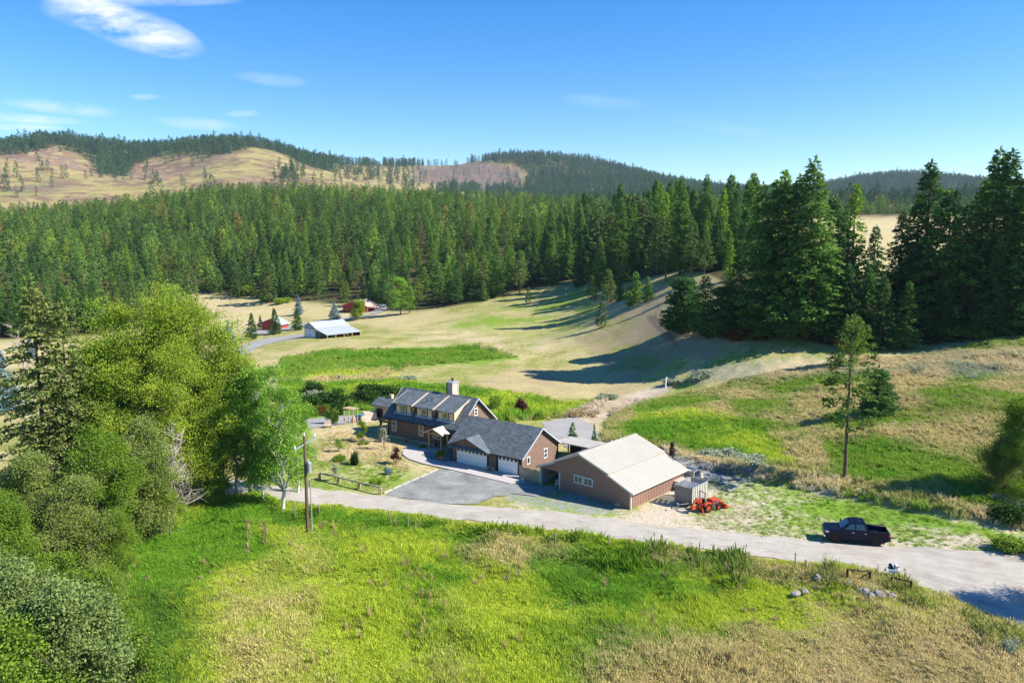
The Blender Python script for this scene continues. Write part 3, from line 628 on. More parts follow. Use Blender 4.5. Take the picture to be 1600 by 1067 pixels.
def bush_mesh(seed, mat, n=1500, leaf=.16, flat=.8, lobes=5):
    rg = np.random.default_rng(seed); lb = [(rg.normal(0, .38), rg.normal(0, .38), rg.uniform(.35, .8) * flat, rg.uniform(.35, .55)) for _ in range(lobes)]
    C = []
    for j in range(n // 12):
        x, y, z, r = lb[rg.integers(lobes)]; dv = unit(rg.normal(size=(1, 3)))[0] * r * rg.uniform(.7, 1.05); dv[2] *= flat; c = np.array([x, y, z]) + dv; c[2] = max(c[2], .05); C.append(c + rg.normal(size=(12, 3)) * .10)
    C = np.vstack(C); D = rg.normal(size=(len(C), 3)) + np.array([0, 0, .3]); v, f, t = cards(C, D, rg.uniform(.7, 1.3, len(C)) * leaf, rg.uniform(.4, .7, len(C)) * leaf, rg)
    crown = mesh_from('bush_foliage', v, f, M_[mat], {'tint': t})
    tv, tf = tubes([((0, 0, -.3), (rg.normal(0, .3), rg.normal(0, .3), .6), .04, .015) for _ in range(5)], 4)
    return mesh_from('bush_stems', tv, tf, M_['bark']), crown
def snag_mesh(H, seed, mat='deadwood', stems=1, n=26, cb=.35, Rb=2.0, r0=None, up=.5):
    rg = np.random.default_rng(seed); segs = []
    for s in range(stems):
        off = rg.normal(0, .4, 2) * (stems > 1); tip = rg.normal(0, .08 * H, 2) + off * 3; r = r0 or .012 * H; P = []
        for i in range(6): q = i / 5; P.append(np.array([off[0] + tip[0] * q + rg.normal(0, .08), off[1] + tip[1] * q + rg.normal(0, .08), -.4 + H * q * rg.uniform(.9, 1) if i else -.4]))
        for i in range(5): segs.append((P[i], P[i + 1], r * (1 - i / 5.3), r * (1 - (i + 1) / 5.3)))
        for k in range(n // stems):
            q = cb + (1 - cb) * rg.random(); i = min(4, int(q * 5)); b = P[i] + (P[i + 1] - P[i]) * (q * 5 - i); az = rg.random() * 6.283; L = Rb * (1.1 - q * .6) * rg.uniform(.5, 1.1)
            m = b + np.array([math.cos(az) * L * .5, math.sin(az) * L * .5, L * .3 * up + rg.normal(0, .1)]); e = b + np.array([math.cos(az + .3) * L, math.sin(az + .3) * L, L * .8 * up + rg.normal(0, .2)])
            segs += [(b, m, .045, .03), (m, e, .03, .01)]
            for _ in range(3): segs.append((m, m + rg.normal(size=3) * L * .3 + np.array([0, 0, .1]), .018, .006))
    v, f = tubes(segs, 5); return mesh_from('snag_wood', v, f, M_[mat], None, True)

def tree_proto(kind):
    if kind in PROT: return PROT[kind]
    a = dict(
        fir1=lambda: conifer_mesh(30, 5.0, .08, 1, 'fir', pw=.8, droop=.26), fir2=lambda: conifer_mesh(32, 4.7, .10, 2, 'firdark', pw=.72, droop=.30, gap=.2),
        fir3=lambda: conifer_mesh(28, 5.2, .05, 3, 'fir', pw=.62, droop=.2, gap=.25), fir4=lambda: conifer_mesh(22, 4.4, .02, 4, 'firdark', pw=.9, droop=.24),
        larch=lambda: conifer_mesh(26, 3.6, .08, 5, 'larch', dens_=.8, pw=.8, droop=.15, gap=.2), pine1=lambda: conifer_mesh(24, 3.9, .22, 6, 'pine', pw=.55, droop=.1, tuft=True, step=.6, gap=.2, trunk_mat='redbark'),
        pine2=lambda: conifer_mesh(18, 3.8, .06, 7, 'pine', pw=.6, droop=.08, tuft=True, step=.5, gap=.15, trunk_mat='redbark'),
        young=lambda: conifer_mesh(8, 2.2, .02, 8, 'fir', csize=.75, pw=.95, step=.3), bluespruce=lambda: conifer_mesh(12, 2.9, .02, 9, 'spruce', pw=1.0, droop=.12, step=.36, csize=.8, nb=7, gap=.02),
        greenspruce=lambda: conifer_mesh(12, 2.6, .02, 10, 'firdark', pw=.95, droop=.12, step=.36, csize=.8, nb=7, gap=.02),
        lone=lambda: conifer_mesh(18.5, 3.1, .33, 11, 'lonepine', dens_=.9, pw=.5, droop=.12, step=.34, nb=5, gap=.3, tuft=True, csize=.6, trunk_mat='bark', rt=.2),
        oldspruce=lambda: conifer_mesh(24, 5.4, .06, 12, 'oldspruce', dens_=1.15, pw=.6, droop=.20, step=.42, nb=7, gap=.2, csize=.58),
        oldspruce2=lambda: conifer_mesh(22, 4.2, .10, 13, 'oldspruce', dens_=1.15, pw=.7, droop=.22, step=.4, nb=7, gap=.22, csize=.55),
        deadfir=lambda: conifer_mesh(20, 2.0, .15, 14, 'deadneedle', dens_=.5, pw=.7, gap=.45),
        bushpine=lambda: conifer_mesh(7.2, 2.9, .02, 15, 'firdark', dens_=1.1, pw=.40, droop=.02, step=.2, csize=.6, nb=9, gap=.0),
        gold1=lambda: broadleaf_mesh(20, 8, .16, 21, 'gold', 1300, 62, .18, lobes=18, droop=.2), gold2=lambda: broadleaf_mesh(17, 6, .15, 22, 'gold', 950, 56, .18, lobes=14, droop=.15),
        leaf1=lambda: broadleaf_mesh(16, 5.4, .03, 23, 'leaf', 820, 62, .19, lobes=15), leaf2=lambda: broadleaf_mesh(12, 4.2, .03, 24, 'leaf', 640, 60, .17, lobes=12, stems=2), leaf3=lambda: broadleaf_mesh(13, 4.0, .02, 34, 'mossleaf', 640, 60, .18, lobes=13, stems=3),
        aspen1=lambda: broadleaf_mesh(16, 3.5, .14, 25, 'aspen', 430, 46, .19, 'whitebark', 13, spread=.5), aspen2=lambda: broadleaf_mesh(14, 3.0, .2, 26, 'aspen', 330, 42, .19, 'whitebark', 11, spread=.5, lean=(1.2, 0)),
        willow1=lambda: broadleaf_mesh(10, 4.6, .04, 27, 'willow', 620, 80, .19, lobes=14, stems=4, spread=.42), willow2=lambda: broadleaf_mesh(9, 4.0, .04, 28, 'leaf', 560, 80, .18, lobes=12, stems=4, spread=.42),
        roundlime=lambda: broadleaf_mesh(6, 3.3, .15, 29, 'lime', 260, 50, .28, lobes=8), poplar=lambda: broadleaf_mesh(15, 3.4, .06, 30, 'aspen', 300, 40, .3, lobes=12),
    )[kind]()
    PROT[kind] = a; return a
PROT = {}; PH = dict(fir1=30, fir2=32, fir3=28, fir4=22, larch=26, pine1=24, pine2=18, young=8, bluespruce=12, greenspruce=12, lone=18.5, oldspruce=24, oldspruce2=22, deadfir=20, bushpine=7.2,
                     gold1=20, gold2=17, leaf1=16, leaf2=12, leaf3=13, aspen1=16, aspen2=14, willow1=10, willow2=9, roundlime=6, poplar=15)
NAMES = dict(fir1='fir_tree', fir2='fir_tree', fir3='fir_tree', fir4='fir_tree', larch='larch_tree', pine1='pine_tree', pine2='pine_tree', young='young_fir_tree', bluespruce='blue_spruce_tree', greenspruce='spruce_tree',
             lone='pine_tree', oldspruce='spruce_tree', oldspruce2='spruce_tree', deadfir='dead_fir_tree', bushpine='pine_tree', gold1='willow_tree', gold2='willow_tree', leaf1='leafy_tree', leaf2='leafy_tree', leaf3='leafy_tree',
             aspen1='aspen_tree', aspen2='aspen_tree', willow1='willow_tree', willow2='willow_tree', roundlime='round_tree', poplar='poplar_tree')
def place_tree(kind, loc, h, label, group=None, rot=None, wide=1.0):
    tr, cr = tree_proto(kind); s = h / PH[kind]
    o = empty(NAMES[kind], loc, random.random() * 6.28 if rot is None else rot, label, 'tree', group); o.scale = (s * wide, s * wide, s)
    link('trunk', tr, o); link('crown', cr, o); return o
def tree_px(kind, px, pyb, pyt, label, group=None, wide=1.0, rot=None):
    g = ground(px, pyb); t = g.y * CT - (g.z - CH) * ST; h = (pyb - pyt) * t / F * 1.01
    return place_tree(kind, (g.x, g.y, g.z - .15), h, label, group, rot, wide)

# --- right-hand stand of big conifers
big = [('fir1', 1260, 528, 254, 'tallest dark fir of the stand right of the sunlit slope'), ('fir3', 1205, 526, 285, 'broad tall fir at the left end of the big right-hand stand', 1.15), ('larch', 1218, 510, 272, 'bright green tree directly behind the broad left fir of the right stand'),
       ('fir2', 1237, 520, 278, 'narrow dark fir between the broad left fir and the tallest fir'), ('larch', 1326, 500, 292, 'tall light green larch standing right of the tallest fir'), ('fir4', 1292, 512, 312, 'dark fir half hidden between tallest fir and light green larch'),
       ('fir4', 1362, 470, 354, 'small pointed fir in the gap before the tan upper field'), ('fir2', 1438, 510, 256, 'tall thin-topped fir right of the gap with the tan field'), ('fir3', 1465, 522, 300, 'broad green fir leaning on the thin-topped fir, right side', 1.1),
       ('fir1', 1425, 505, 305, 'bushy fir on the left flank of the thin-topped fir'), ('fir2', 1400, 500, 330, 'shaded fir at left foot of the thin-topped tree'), ('fir1', 1541, 510, 238, 'tallest fir at the right edge of the frame, twin-topped group left one'),
       ('fir2', 1559, 512, 240, 'tall fir close beside the tallest right-edge fir'), ('fir1', 1520, 505, 285, 'mid-height dark fir left of the twin tall firs'), ('fir3', 1592, 512, 262, 'broad fir cut by the right edge of the photo'), ('fir2', 1578, 500, 290, 'dark fir between the twin tall firs and the right edge one'),
       ('fir4', 1500, 500, 320, 'dark shaded fir in front of the left one of the right-edge group'), ('fir4', 1375, 545, 430, 'slim green fir at meadow edge with thin pale trunk'), ('fir3', 1416, 546, 440, 'sunlit rounded fir at meadow edge, foot of the right stand', .95),
       ('fir4', 1350, 535, 415, 'deeply shaded fir behind the slim meadow-edge one'), ('larch', 1532, 515, 372, 'bright green small larch at foot of the right-edge group'), ('fir4', 1552, 522, 375, 'pale green fir beside the bright small larch'), ('fir4', 1585, 522, 392, 'lower fir at the right edge of photo near meadow'),
       ('fir4', 1510, 522, 392, 'low dark fir left of the bright small larch'), ('fir1', 1290, 532, 400, 'shaded lower fir in front of the tallest fir'), ('fir3', 1180, 518, 292, 'tall bushy fir at the far left of the big right-hand stand', .78), ('fir4', 1185, 528, 400, 'low fir at the left foot of the big stand'), ('fir3', 1240, 530, 400, 'low drooping fir with exposed trunk in front of the big stand'), ('fir4', 1320, 534, 410, 'dark low fir below the tall light green larch'),
       ('fir4', 1472, 530, 420, 'dark low fir right of the sunlit rounded meadow-edge fir'), ('fir1', 1480, 505, 340, 'shaded tall fir behind the broad green one on the right'), ('fir2', 1310, 505, 330, 'thin dark fir just left of the light green larch'), ('fir3', 1615, 520, 300, 'fir mostly beyond the right edge of the photo')]
for b in big: tree_px(b[0], b[1], b[2], b[3], b[4], 'big conifers of the right-hand stand', (b[5] if len(b) > 5 else 1.0) * 1.18)
tree_px('leaf2', 1332, 570, 495, 'low yellow-green broadleaf sapling at the meadow edge under the firs', wide=.8)
# --- shaded group on the slope and middle distance
mid = [('bushpine', 1067, 518, 436, 'dark rounded conifer on the shaded brown slope, left one', .95), ('fir3', 1098, 524, 430, 'dark pointed conifer on the shaded brown slope, middle one', 1.5), ('bushpine', 1130, 524, 448, 'low dark conifer at right end of the slope clump', 1.0), ('fir3', 1080, 508, 436, 'dark conifer behind the middle of the slope clump', 1.4), ('young', 1110, 526, 478, 'small bluish conifer at foot of the slope clump'),
       ('fir3', 1150, 512, 400, 'dark conifer between slope clump and the big stand', 1.3), ('pine2', 940, 512, 472, 'single round pine standing alone on the tan pasture slope', 1.1), ('pine2', 826, 476, 448, 'small lone pine in the open near the forest edge', .9),
       ('pine2', 950, 474, 420, 'round-topped pine at the spur above the lone pasture pine', 1.1), ('pine2', 925, 470, 430, 'bushy pine at the left of the spur group', 1.1), ('young', 992, 476, 425, 'yellow-green young fir at the right of the spur group', 1.2), ('fir4', 968, 470, 430, 'dark fir between the spur pines'), ('young', 1012, 470, 432, 'small fir rightmost on the spur'),
       ('fir4', 905, 448, 392, 'dark fir at the upper end of the pasture'), ('pine1', 872, 444, 385, 'open-crowned pine with clear trunk at the forest edge'), ('fir1', 1062, 430, 281, 'tall dark spire-topped fir breaking the skyline of the centre'), ('fir2', 967, 410, 288, 'tall fir left of the spire-topped skyline one'), ('fir2', 912, 400, 300, 'tall dark fir above the upper end of the pasture'),
       ('fir4', 1120, 420, 330, 'fir against the bright meadow patch in the centre'), ('larch', 1140, 440, 362, 'bright fir right of the meadow patch'), ('pine1', 1040, 440, 340, 'bluish pine with bare lower trunk above the brown slope'), ('pine1', 1080, 432, 345, 'grey-green pine right of the bare-trunked one above the slope'), ('fir4', 990, 425, 345, 'dark fir above the spur'),
       ('pine1', 1100, 436, 360, 'grey-green pine left of the meadow patch'), ('fir1', 1150, 345, 298, 'tall fir behind the bright meadow patch'), ('fir1', 1128, 347, 306, 'fir behind the bright meadow patch, left of the tallest there'), ('fir2', 1100, 350, 310, 'fir behind the left end of the bright meadow patch'), ('fir2', 1165, 350, 300, 'fir behind the right end of the bright meadow patch'),
       ('pine2', 422, 473, 408, 'sunlit pine standing forward of the forest on the dry field edge', 1.0), ('poplar', 626, 492, 430, 'pale green poplar right of the red house', 1.15), ('poplar', 640, 490, 445, 'pale green poplar rightmost by the red house drive'), ('young', 862, 446, 420, 'yellowish young fir at the forest edge'),
       ('young', 755, 470, 440, 'small yellowish fir at the lower forest edge'), ('pine1', 812, 460, 392, 'bluish pine at the forest edge above the small lone pine')]
for b in mid: tree_px(b[0], b[1], b[2], b[3], b[4], None, b[5] if len(b) > 5 else 1.0)
# --- spruces round the barns
for b in [('bluespruce', 357, 537, 499, 'broad blue spruce left of the gravel lane', 1.0), ('greenspruce', 394, 530, 488, 'slim green spruce left of the small red shed'), ('greenspruce', 430, 522, 481, 'green spruce in front of the small red shed', 1.1), ('greenspruce', 465, 516, 480, 'green spruce between red shed and white barn', 1.1),
          ('bluespruce', 466, 492, 461, 'small blue spruce behind the green ones in the dry field'), ('bluespruce', 523, 500, 471, 'pale blue spruce left of the red house', 1.25), ('roundlime', 560, 500, 471, 'round lime-green tree in front of the red house', 1.0), ('bluespruce', 6, 640, 545, 'large blue spruce cut by the left edge of photo', 1.25), ('bluespruce', 48, 560, 522, 'small blue spruce behind the big old spruce at left'),
          ('greenspruce', 407, 512, 492, 'small spruce between the slim and the shed one')]:
    tree_px(b[0], b[1], b[2], b[3], b[4], None, b[5] if len(b) > 5 else 1.0)
# --- lone trees in the right meadow
tree_px('lone', 1320, 752, 488, 'tall thin pine with bare trunk standing alone in the right meadow', rot=1.2)
tree_px('bushpine', 1371, 648, 578, 'dense round dark pine casting a shadow on the right meadow', wide=.85)
tree_px('leaf1', 1594, 778, 612, 'leafy tree cut by the right edge beside the meadow', wide=1.2)
tree_px('leaf3', 1574, 776, 650, 'lower leafy tree left of and beside the one at the right edge', wide=1.1)
link('snag', snag_mesh(5, 77, n=5, Rb=.7), None, ground(1541, 745), label='broken grey dead trunk left of the leafy tree at right edge', category='dead tree')
place_tree('leaf1', (50, 50.5, .6), 14, 'leafy tree right of the frame shading the road corner')
# --- left-hand grove
grove = [('oldspruce', 78, 800, 446, 'large old spruce with brown inner branches, left grove', 1.0), ('oldspruce2', 128, 800, 468, 'second old spruce right of and behind the large one', 1.0), ('leaf1', 172, 790, 560, 'dark green leafy tree right of the old spruces', .9),
         ('gold1', 285, 770, 462, 'big golden-topped willow of the left grove', .98), ('gold2', 215, 765, 470, 'golden willow at the left shoulder of the big one', 1.05), ('gold2', 345, 772, 500, 'golden willow at the right shoulder of the big one', .95), ('gold2', 258, 790, 540, 'golden-green willow low in front of the big one', 1.0),
         ('leaf1', 350, 775, 580, 'green leafy tree under the right of golden willow', .8), ('aspen1', 440, 797, 552, 'green aspen beside the utility pole', 1.0), ('aspen1', 412, 785, 575, 'leafy aspen between the leaning one and the pole-side one', .85), ('aspen2', 372, 775, 590, 'aspen at the right foot of the golden willow', 1.0), ('aspen2', 392, 772, 560, 'aspen with leaning white trunk left of the pole-side aspen', 1.3), ('aspen2', 465, 770, 600, 'small aspen behind the pole-side aspen', .8),
         ('leaf3', 235, 845, 640, 'leafy tree mid-grove behind the bare snags', .85), ('leaf1', 170, 880, 660, 'dark leafy tree mid-left of the grove', .95), ('leaf2', 253, 838, 715, 'small leafy tree with visible trunk at the meadow edge', .9), ('leaf3', 60, 900, 690, 'leafy tree left edge below the old spruce', 1.1),
         ('leaf3', 120, 920, 730, 'leafy tree with grey dead twigs in lower left', 1.1), ('leaf2', 185, 905, 790, 'low leafy tree where grove meets the meadow', .9), ('leaf1', 15, 960, 760, 'leafy tree at the left edge above the willows', 1.0), ('leaf2', 330, 790, 690, 'low leafy tree right under the golden willow', 1.0), ('leaf3', 205, 835, 700, 'low leafy tree between the mid-grove ones', 1.0),
         ('willow1', 50, 1130, 872, 'grey-green willow at the lower left corner', .95), ('willow2', 175, 1120, 935, 'round green willow at bottom left, right one', .95), ('willow1', 110, 1180, 900, 'grey-green willow low in the bottom left corner', 1.0), ('willow2', 165, 985, 880, 'dark green willow bush above the round one', .9), ('willow1', -30, 1080, 850, 'willow cut by the left edge at bottom', 1.0),
         ('willow2', 20, 1230, 960, 'green willow at the very bottom left', 1.0), ('willow2', 95, 1010, 860, 'green willow behind the grey-green corner one', 1.0)]
for b in grove: tree_px(b[0], b[1], b[2], b[3], b[4], 'trees of the left-hand grove', b[5] if len(b) > 5 else 1.0)
for px, pb, ptp, sd, st, lab in [(255, 815, 655, 3, 4, 'bare grey many-stemmed dead tree in the middle of the grove'), (322, 760, 560, 4, 1, 'pale bare birch rising in front of golden willow'), (155, 830, 680, 5, 1, 'thin bare dead trunk left in the grove'), (295, 800, 700, 6, 3, 'bleached dead shrub leaning over the grove edge'), (62, 720, 480, 7, 1, 'bare-topped dead spruce stem among the old spruces')]:
    g = ground(px, pb); t = g.y * CT - (g.z - CH) * ST; H_ = (pb - ptp) * t / F
    link('dead_tree', snag_mesh(H_, sd, 'whitebark' if sd == 4 else 'deadwood', st, 60, .25, 2.8), None, g, label=lab, category='dead tree')

# --- forests: the nearest few hundred are individuals, the rest is one mass
def scatter_obj(name, pts, scl, rot, tint, idx, protos, tint_name, label):
    me = bpy.data.meshes.new(name); n = len(pts); me.vertices.add(n); me.vertices.foreach_set('co', np.asarray(pts, np.float32).ravel())
    for nm, ty, arr in (('scl', 'FLOAT_VECTOR', scl), ('rot', 'FLOAT_VECTOR', rot), (tint_name, 'FLOAT_VECTOR', tint)):
        a = me.attributes.new(nm, ty, 'POINT'); a.data.foreach_set('vector', np.asarray(arr, np.float32).ravel())
    a = me.attributes.new('idx', 'INT', 'POINT'); a.data.foreach_set('value', np.asarray(idx, np.int32))
    o = link(name, me, kind='stuff', label=label)
    pc = bpy.data.collections.new(name + '_kinds')
    for i, mm in enumerate(protos):
        q = bpy.data.objects.new('%s_kind_%02d' % (name, i), mm); pc.objects.link(q)
    ng = bpy.data.node_groups.new(name + '_scatter', 'GeometryNodeTree')
    ng.interface.new_socket('Geometry', in_out='INPUT', socket_type='NodeSocketGeometry'); ng.interface.new_socket('Geometry', in_out='OUTPUT', socket_type='NodeSocketGeometry')
    gi = ng.nodes.new('NodeGroupInput'); go = ng.nodes.new('NodeGroupOutput'); ip = ng.nodes.new('GeometryNodeInstanceOnPoints'); ci = ng.nodes.new('GeometryNodeCollectionInfo')
    ci.inputs['Collection'].default_value = pc; ci.inputs['Separate Children'].default_value = True; ci.inputs['Reset Children'].default_value = True
    def na(nm, ty):
        x = ng.nodes.new('GeometryNodeInputNamedAttribute'); x.data_type = ty; x.inputs[0].default_value = nm; return x.outputs[0]
    L = ng.links; L.new(gi.outputs[0], ip.inputs['Points']); L.new(ci.outputs[0], ip.inputs['Instance']); ip.inputs['Pick Instance'].default_value = True
    L.new(na('idx', 'INT'), ip.inputs['Instance Index']); L.new(na('rot', 'FLOAT_VECTOR'), ip.inputs['Rotation']); L.new(na('scl', 'FLOAT_VECTOR'), ip.inputs['Scale']); L.new(ip.outputs[0], go.inputs[0])
    md = o.modifiers.new('scatter', 'NODES'); md.node_group = ng
    return o
def join_mesh(name, tr, cr):
    """one trunk+crown mesh for massed instances"""
    vs = []; out = bpy.data.meshes.new(name); bm = bmesh.new(); bm.from_mesh(tr)
    for f in bm.faces: f.material_index = 0
    n = len(bm.faces); bm.from_mesh(cr); bm.faces.ensure_lookup_table()
    for f in bm.faces[n:]: f.material_index = 1
    bm.to_mesh(out); bm.free(); out.materials.append(tr.materials[0]); out.materials.append(cr.materials[0]); return out
def forest():
    rg = np.random.default_rng(5)
    N = 26000; x = rg.uniform(-640, 520, N); y = rg.uniform(125, 960, N)
    z = hf(x, y); px, py, f = project(x, y, z); d = np.hypot(x, y)
    ok = (f > 0) & (px > -90) & (px < 1690) & (py < treeline(px) - 1) & (d > 170) & (d < 960)
    ok &= ~((px > 1098) & (py > 362) & (py < 384) & (px < 1165)) & ~((px > 1060) & (py > 422) & (px < 1180)) & ~((px > 1180) & (py > 335) & (d > 205))
    ok &= ~((px > 1150) & (d < 205))
    ok &= ~((px > 985) & (px < 1200) & (py > 428))
    thin = ((px > 640) & (px < 800) & (py < 400) & (py > 330)); ok &= ~(thin & (rg.random(N) < .45))
    x, y, z, px, py = [a[ok] for a in (x, y, z, px, py)]
    # keep a minimum distance
    cell = {}; keep = []
    for i in np.argsort(np.hypot(x, y)):
        m = 4.9 + 2.0 * vnoise(x[i] / 30, y[i] / 30, 3); k = (int(x[i] // 6), int(y[i] // 6)); good = True
        for a in (-1, 0, 1):
            for b in (-1, 0, 1):
                for j in cell.get((k[0] + a, k[1] + b), ()):
                    if (x[i] - x[j]) ** 2 + (y[i] - y[j]) ** 2 < m * m: good = False; break
        if good: cell.setdefault(k, []).append(i); keep.append(i)
    x, y, z, px, py = [a[np.array(keep)] for a in (x, y, z, px, py)]; n = len(x); d = np.hypot(x, y)
    h = rg.uniform(9.5, 20.5, n) + 4 * (fbm(x, y, 60, 2, 77) * 2) ; h *= np.where(rg.random(n) < .12, .55, 1)
    h = h * (1 + .35 * sstep(820, 900, px) * (1 - sstep(1180, 1250, px)) * (d < 420)); kinds = np.array(['fir1', 'fir2', 'fir3', 'fir4', 'pine1', 'pine2', 'larch', 'deadfir', 'greenspruce'])
    kd = rg.choice(kinds, n, p=[.20, .16, .13, .14, .14, .09, .08, .015, .045])
    vis = h / d * ((px > -20) & (px < 1620))
    o = np.argsort(-vis); ind = o[:300 - 62]; rest = o[300 - 62:]
    grp = dict(fir='firs of the valley forest', pine='pines of the valley forest', larch='larches of the valley forest', deadfir='dying conifers of the valley forest', greenspruce='spruces of the valley forest')
    word = dict(fir='green fir', pine='round-crowned pine', larch='light green larch', deadfir='brown dying conifer', greenspruce='dark spruce')
    marks = [(-90, 60, 'beyond the left edge of the old spruces'), (60, 150, 'straight above the old spruces at left'), (150, 240, 'above the left half of the golden willow'), (240, 310, 'above the right half of the golden willow'), (310, 380, 'behind the left end of the dry field'), (380, 450, 'behind the pine on the dry field edge'), (450, 520, 'behind the row of farm spruces'),
             (520, 575, 'behind the red house'), (575, 650, 'behind the pale poplars'), (650, 730, 'above the middle of the pasture edge'), (730, 800, 'left of the bluish forest-edge pine'), (800, 870, 'above the small lone pine'), (870, 940, 'above the upper end of the pasture'), (940, 1010, 'above the spur pines'), (1010, 1090, 'around the skyline spire fir'), (1090, 1200, 'left of the big right-hand stand'), (1200, 1700, 'behind the big right-hand stand')]
    rows = [(0, 'in the front row'), (1, 'in the second row'), (2, 'deeper in the forest')]; bins = {}
    for i in ind:
        k = str(kd[i]); key = 'fir' if k[:3] == 'fir' else ('pine' if k[:4] == 'pine' else k); mk = next(m[2] for m in marks if m[0] <= px[i] < m[1] or m[1] == 1700)
        edge = treeline(px[i]) - py[i]; row = 0 if edge < 14 else (1 if edge < 34 else 2); bins.setdefault((key, mk, row), []).append(i)
    ordw = ['tallest', 'second tallest', 'third tallest', 'fourth tallest', 'fifth tallest', 'sixth tallest', 'seventh tallest', 'eighth tallest', 'ninth tallest']
    for (key, mk, row), lst in bins.items():
        lst.sort(key=lambda i: -h[i])
        for r_, i in enumerate(lst):
            pre = word[key] if len(lst) == 1 else (ordw[r_] + ' ' + word[key] if r_ < 9 else 'low ' + word[key])
            place_tree(str(kd[i]), (x[i], y[i], z[i] - .3), h[i], pre + ' ' + rows[row][1] + ' ' + mk, grp[key])
    mids = [join_mesh('forest_kind', *conifer_mesh(17, 3.8, .04, 100 + s, 'forest', dens_=.62, csize=1.15, pw=p, droop=dr, step=.75, nb=5, gap=.08)) for s, p, dr in ((1, .8, .26), (2, .65, .22), (3, .9, .3), (4, .55, .12), (5, .75, .2))]
    r = rest; idx = rg.integers(0, 5, len(r)); s = h[r] / 17
    tint = np.ones((len(r), 3)) * rg.uniform(.6, 1.3, (len(r), 1)); yel = rg.random(len(r)) < .22; tint[yel] *= np.array([1.7, 1.35, .9]); dead = rg.random(len(r)) < .02; tint[dead] = np.array([2.6, 1.15, 1.6])
    patch = sstep(-.1, .25, fbm(x[r], y[r], 90, 3, 8))[:, None]; tint = tint * (1 + patch * np.array([.28, .14, 0]))
    w = rg.uniform(.8, 1.4, len(r))
    scatter_obj('forest', np.stack([x[r], y[r], z[r] - .3], 1), np.stack([s * w, s * w, s], 1), np.stack([np.zeros(len(r)), np.zeros(len(r)), rg.random(len(r)) * 6.28], 1), tint, idx, mids, 'tree_tint', 'dense conifer forest covering the hillside behind the valley')
forest()
def far_forest():
    rg = np.random.default_rng(9); N = 150000
    y = 900 + 2300 * rg.random(N) ** .8; x = rg.uniform(-.78, .78, N) * y; z = hf(x, y); px, py, f = project(x, y, z)
    p = np.zeros(N)
    for pz in FARF: p = np.maximum(p, region(px, py, f, pz, 3, 5, 5))
    p = p * (y > 1050)
    rk = region(px, py, f, [(650, 262), (700, 258), (760, 254), (815, 264), (812, 292), (760, 296), (690, 292), (650, 284)], 4); p = p * (1 - .8 * rk)
    spars = region(px, py, f, [(600, 262), (660, 262), (660, 300), (600, 290), (540, 280), (480, 262)], 4)
    cl = sstep(.05, .3, fbm(x, y, 90, 3, 44)); p = np.maximum(p * .8, np.maximum(.09 * cl, spars * .14))
    p = np.maximum(p, region(px, py, f, [(430, 268), (470, 262), (478, 290), (430, 292)], 4) * .35)
    top = (py > 180) & (px > -60) & (px < 1660); ok = (rg.random(N) < p * .42) & top; ok &= (y < 3150)
    x, y, z, px = [a[ok] for a in (x, y, z, px)]; n = len(x)
    fk = []
    for s in range(4):
        tr, cr = conifer_mesh(16, 2.9, .03, 200 + s, 'farfir', dens_=.26, csize=2.6, pw=.8, droop=.25, step=1.35, nb=4, gap=.0); fk.append(join_mesh('far_kind', tr, cr))
    s = rg.uniform(.7, 1.35, n) * 1.15; s *= np.where(rg.random(n) < .06, 1.3, 1)
    scatter_obj('distant_forest', np.stack([x, y, z - .3], 1), np.stack([s, s, s], 1), np.stack([np.zeros(n), np.zeros(n), rg.random(n) * 6.28], 1), np.ones((n, 3)), rg.integers(0, 4, n), fk, 'tree_tint', 'distant conifer woods along the far ridges')
    print('far trees', n)
far_forest()

# --- grass and weeds as one mass each
def tuft_mesh(seed, n=22, seedhead=False, broad=False):
    rg = np.random.default_rng(seed); vs = []; fs = []; tt = []; o = 0
    for i in range(n):
        a = rg.random() * 6.283; r = rg.random() ** .5 * .32; b = np.array([math.cos(a) * r, math.sin(a) * r, -.05]); h = rg.uniform(.55, 1.1); le = rg.normal(0, .22, 2)
        w = rg.uniform(.02, .04) * (2.4 if broad else 1.3); t = rg.random() * 3.14; s = np.array([math.cos(t), math.sin(t), 0]) * w
        m = b + np.array([le[0] * .35, le[1] * .35, h * .55]); e = b + np.array([le[0], le[1], h])
        vs += [b - s, b + s, m + s * .8, m - s * .8, e]; fs += [(o, o + 1, o + 2, o + 3), (o + 3, o + 2, o + 4, o + 4)]; tt += [rg.random()] * 5; o += 5
        if seedhead and i % 3 == 0:
            q = e; vs += [q - s * 1.4 + [0, 0, -.12], q + s * 1.4 + [0, 0, -.12], q + [0, 0, .14], q - s * .2, q]; fs += [(o, o + 1, o + 2, o + 3)]; tt += [1.6] * 5; o += 5
    me = bpy.data.meshes.new('tuft'); me.from_pydata([tuple(v) for v in vs], [], [tuple(dict.fromkeys(f)) for f in fs]); a = me.attributes.new('tint', 'FLOAT', 'POINT'); a.data.foreach_set('value', np.array(tt, np.float32)); me.materials.append(M_['grass']); return me
TUF = [tuft_mesh(1), tuft_mesh(2, 26, True), tuft_mesh(3, 18, False, True), tuft_mesh(4, 20, True, True)]
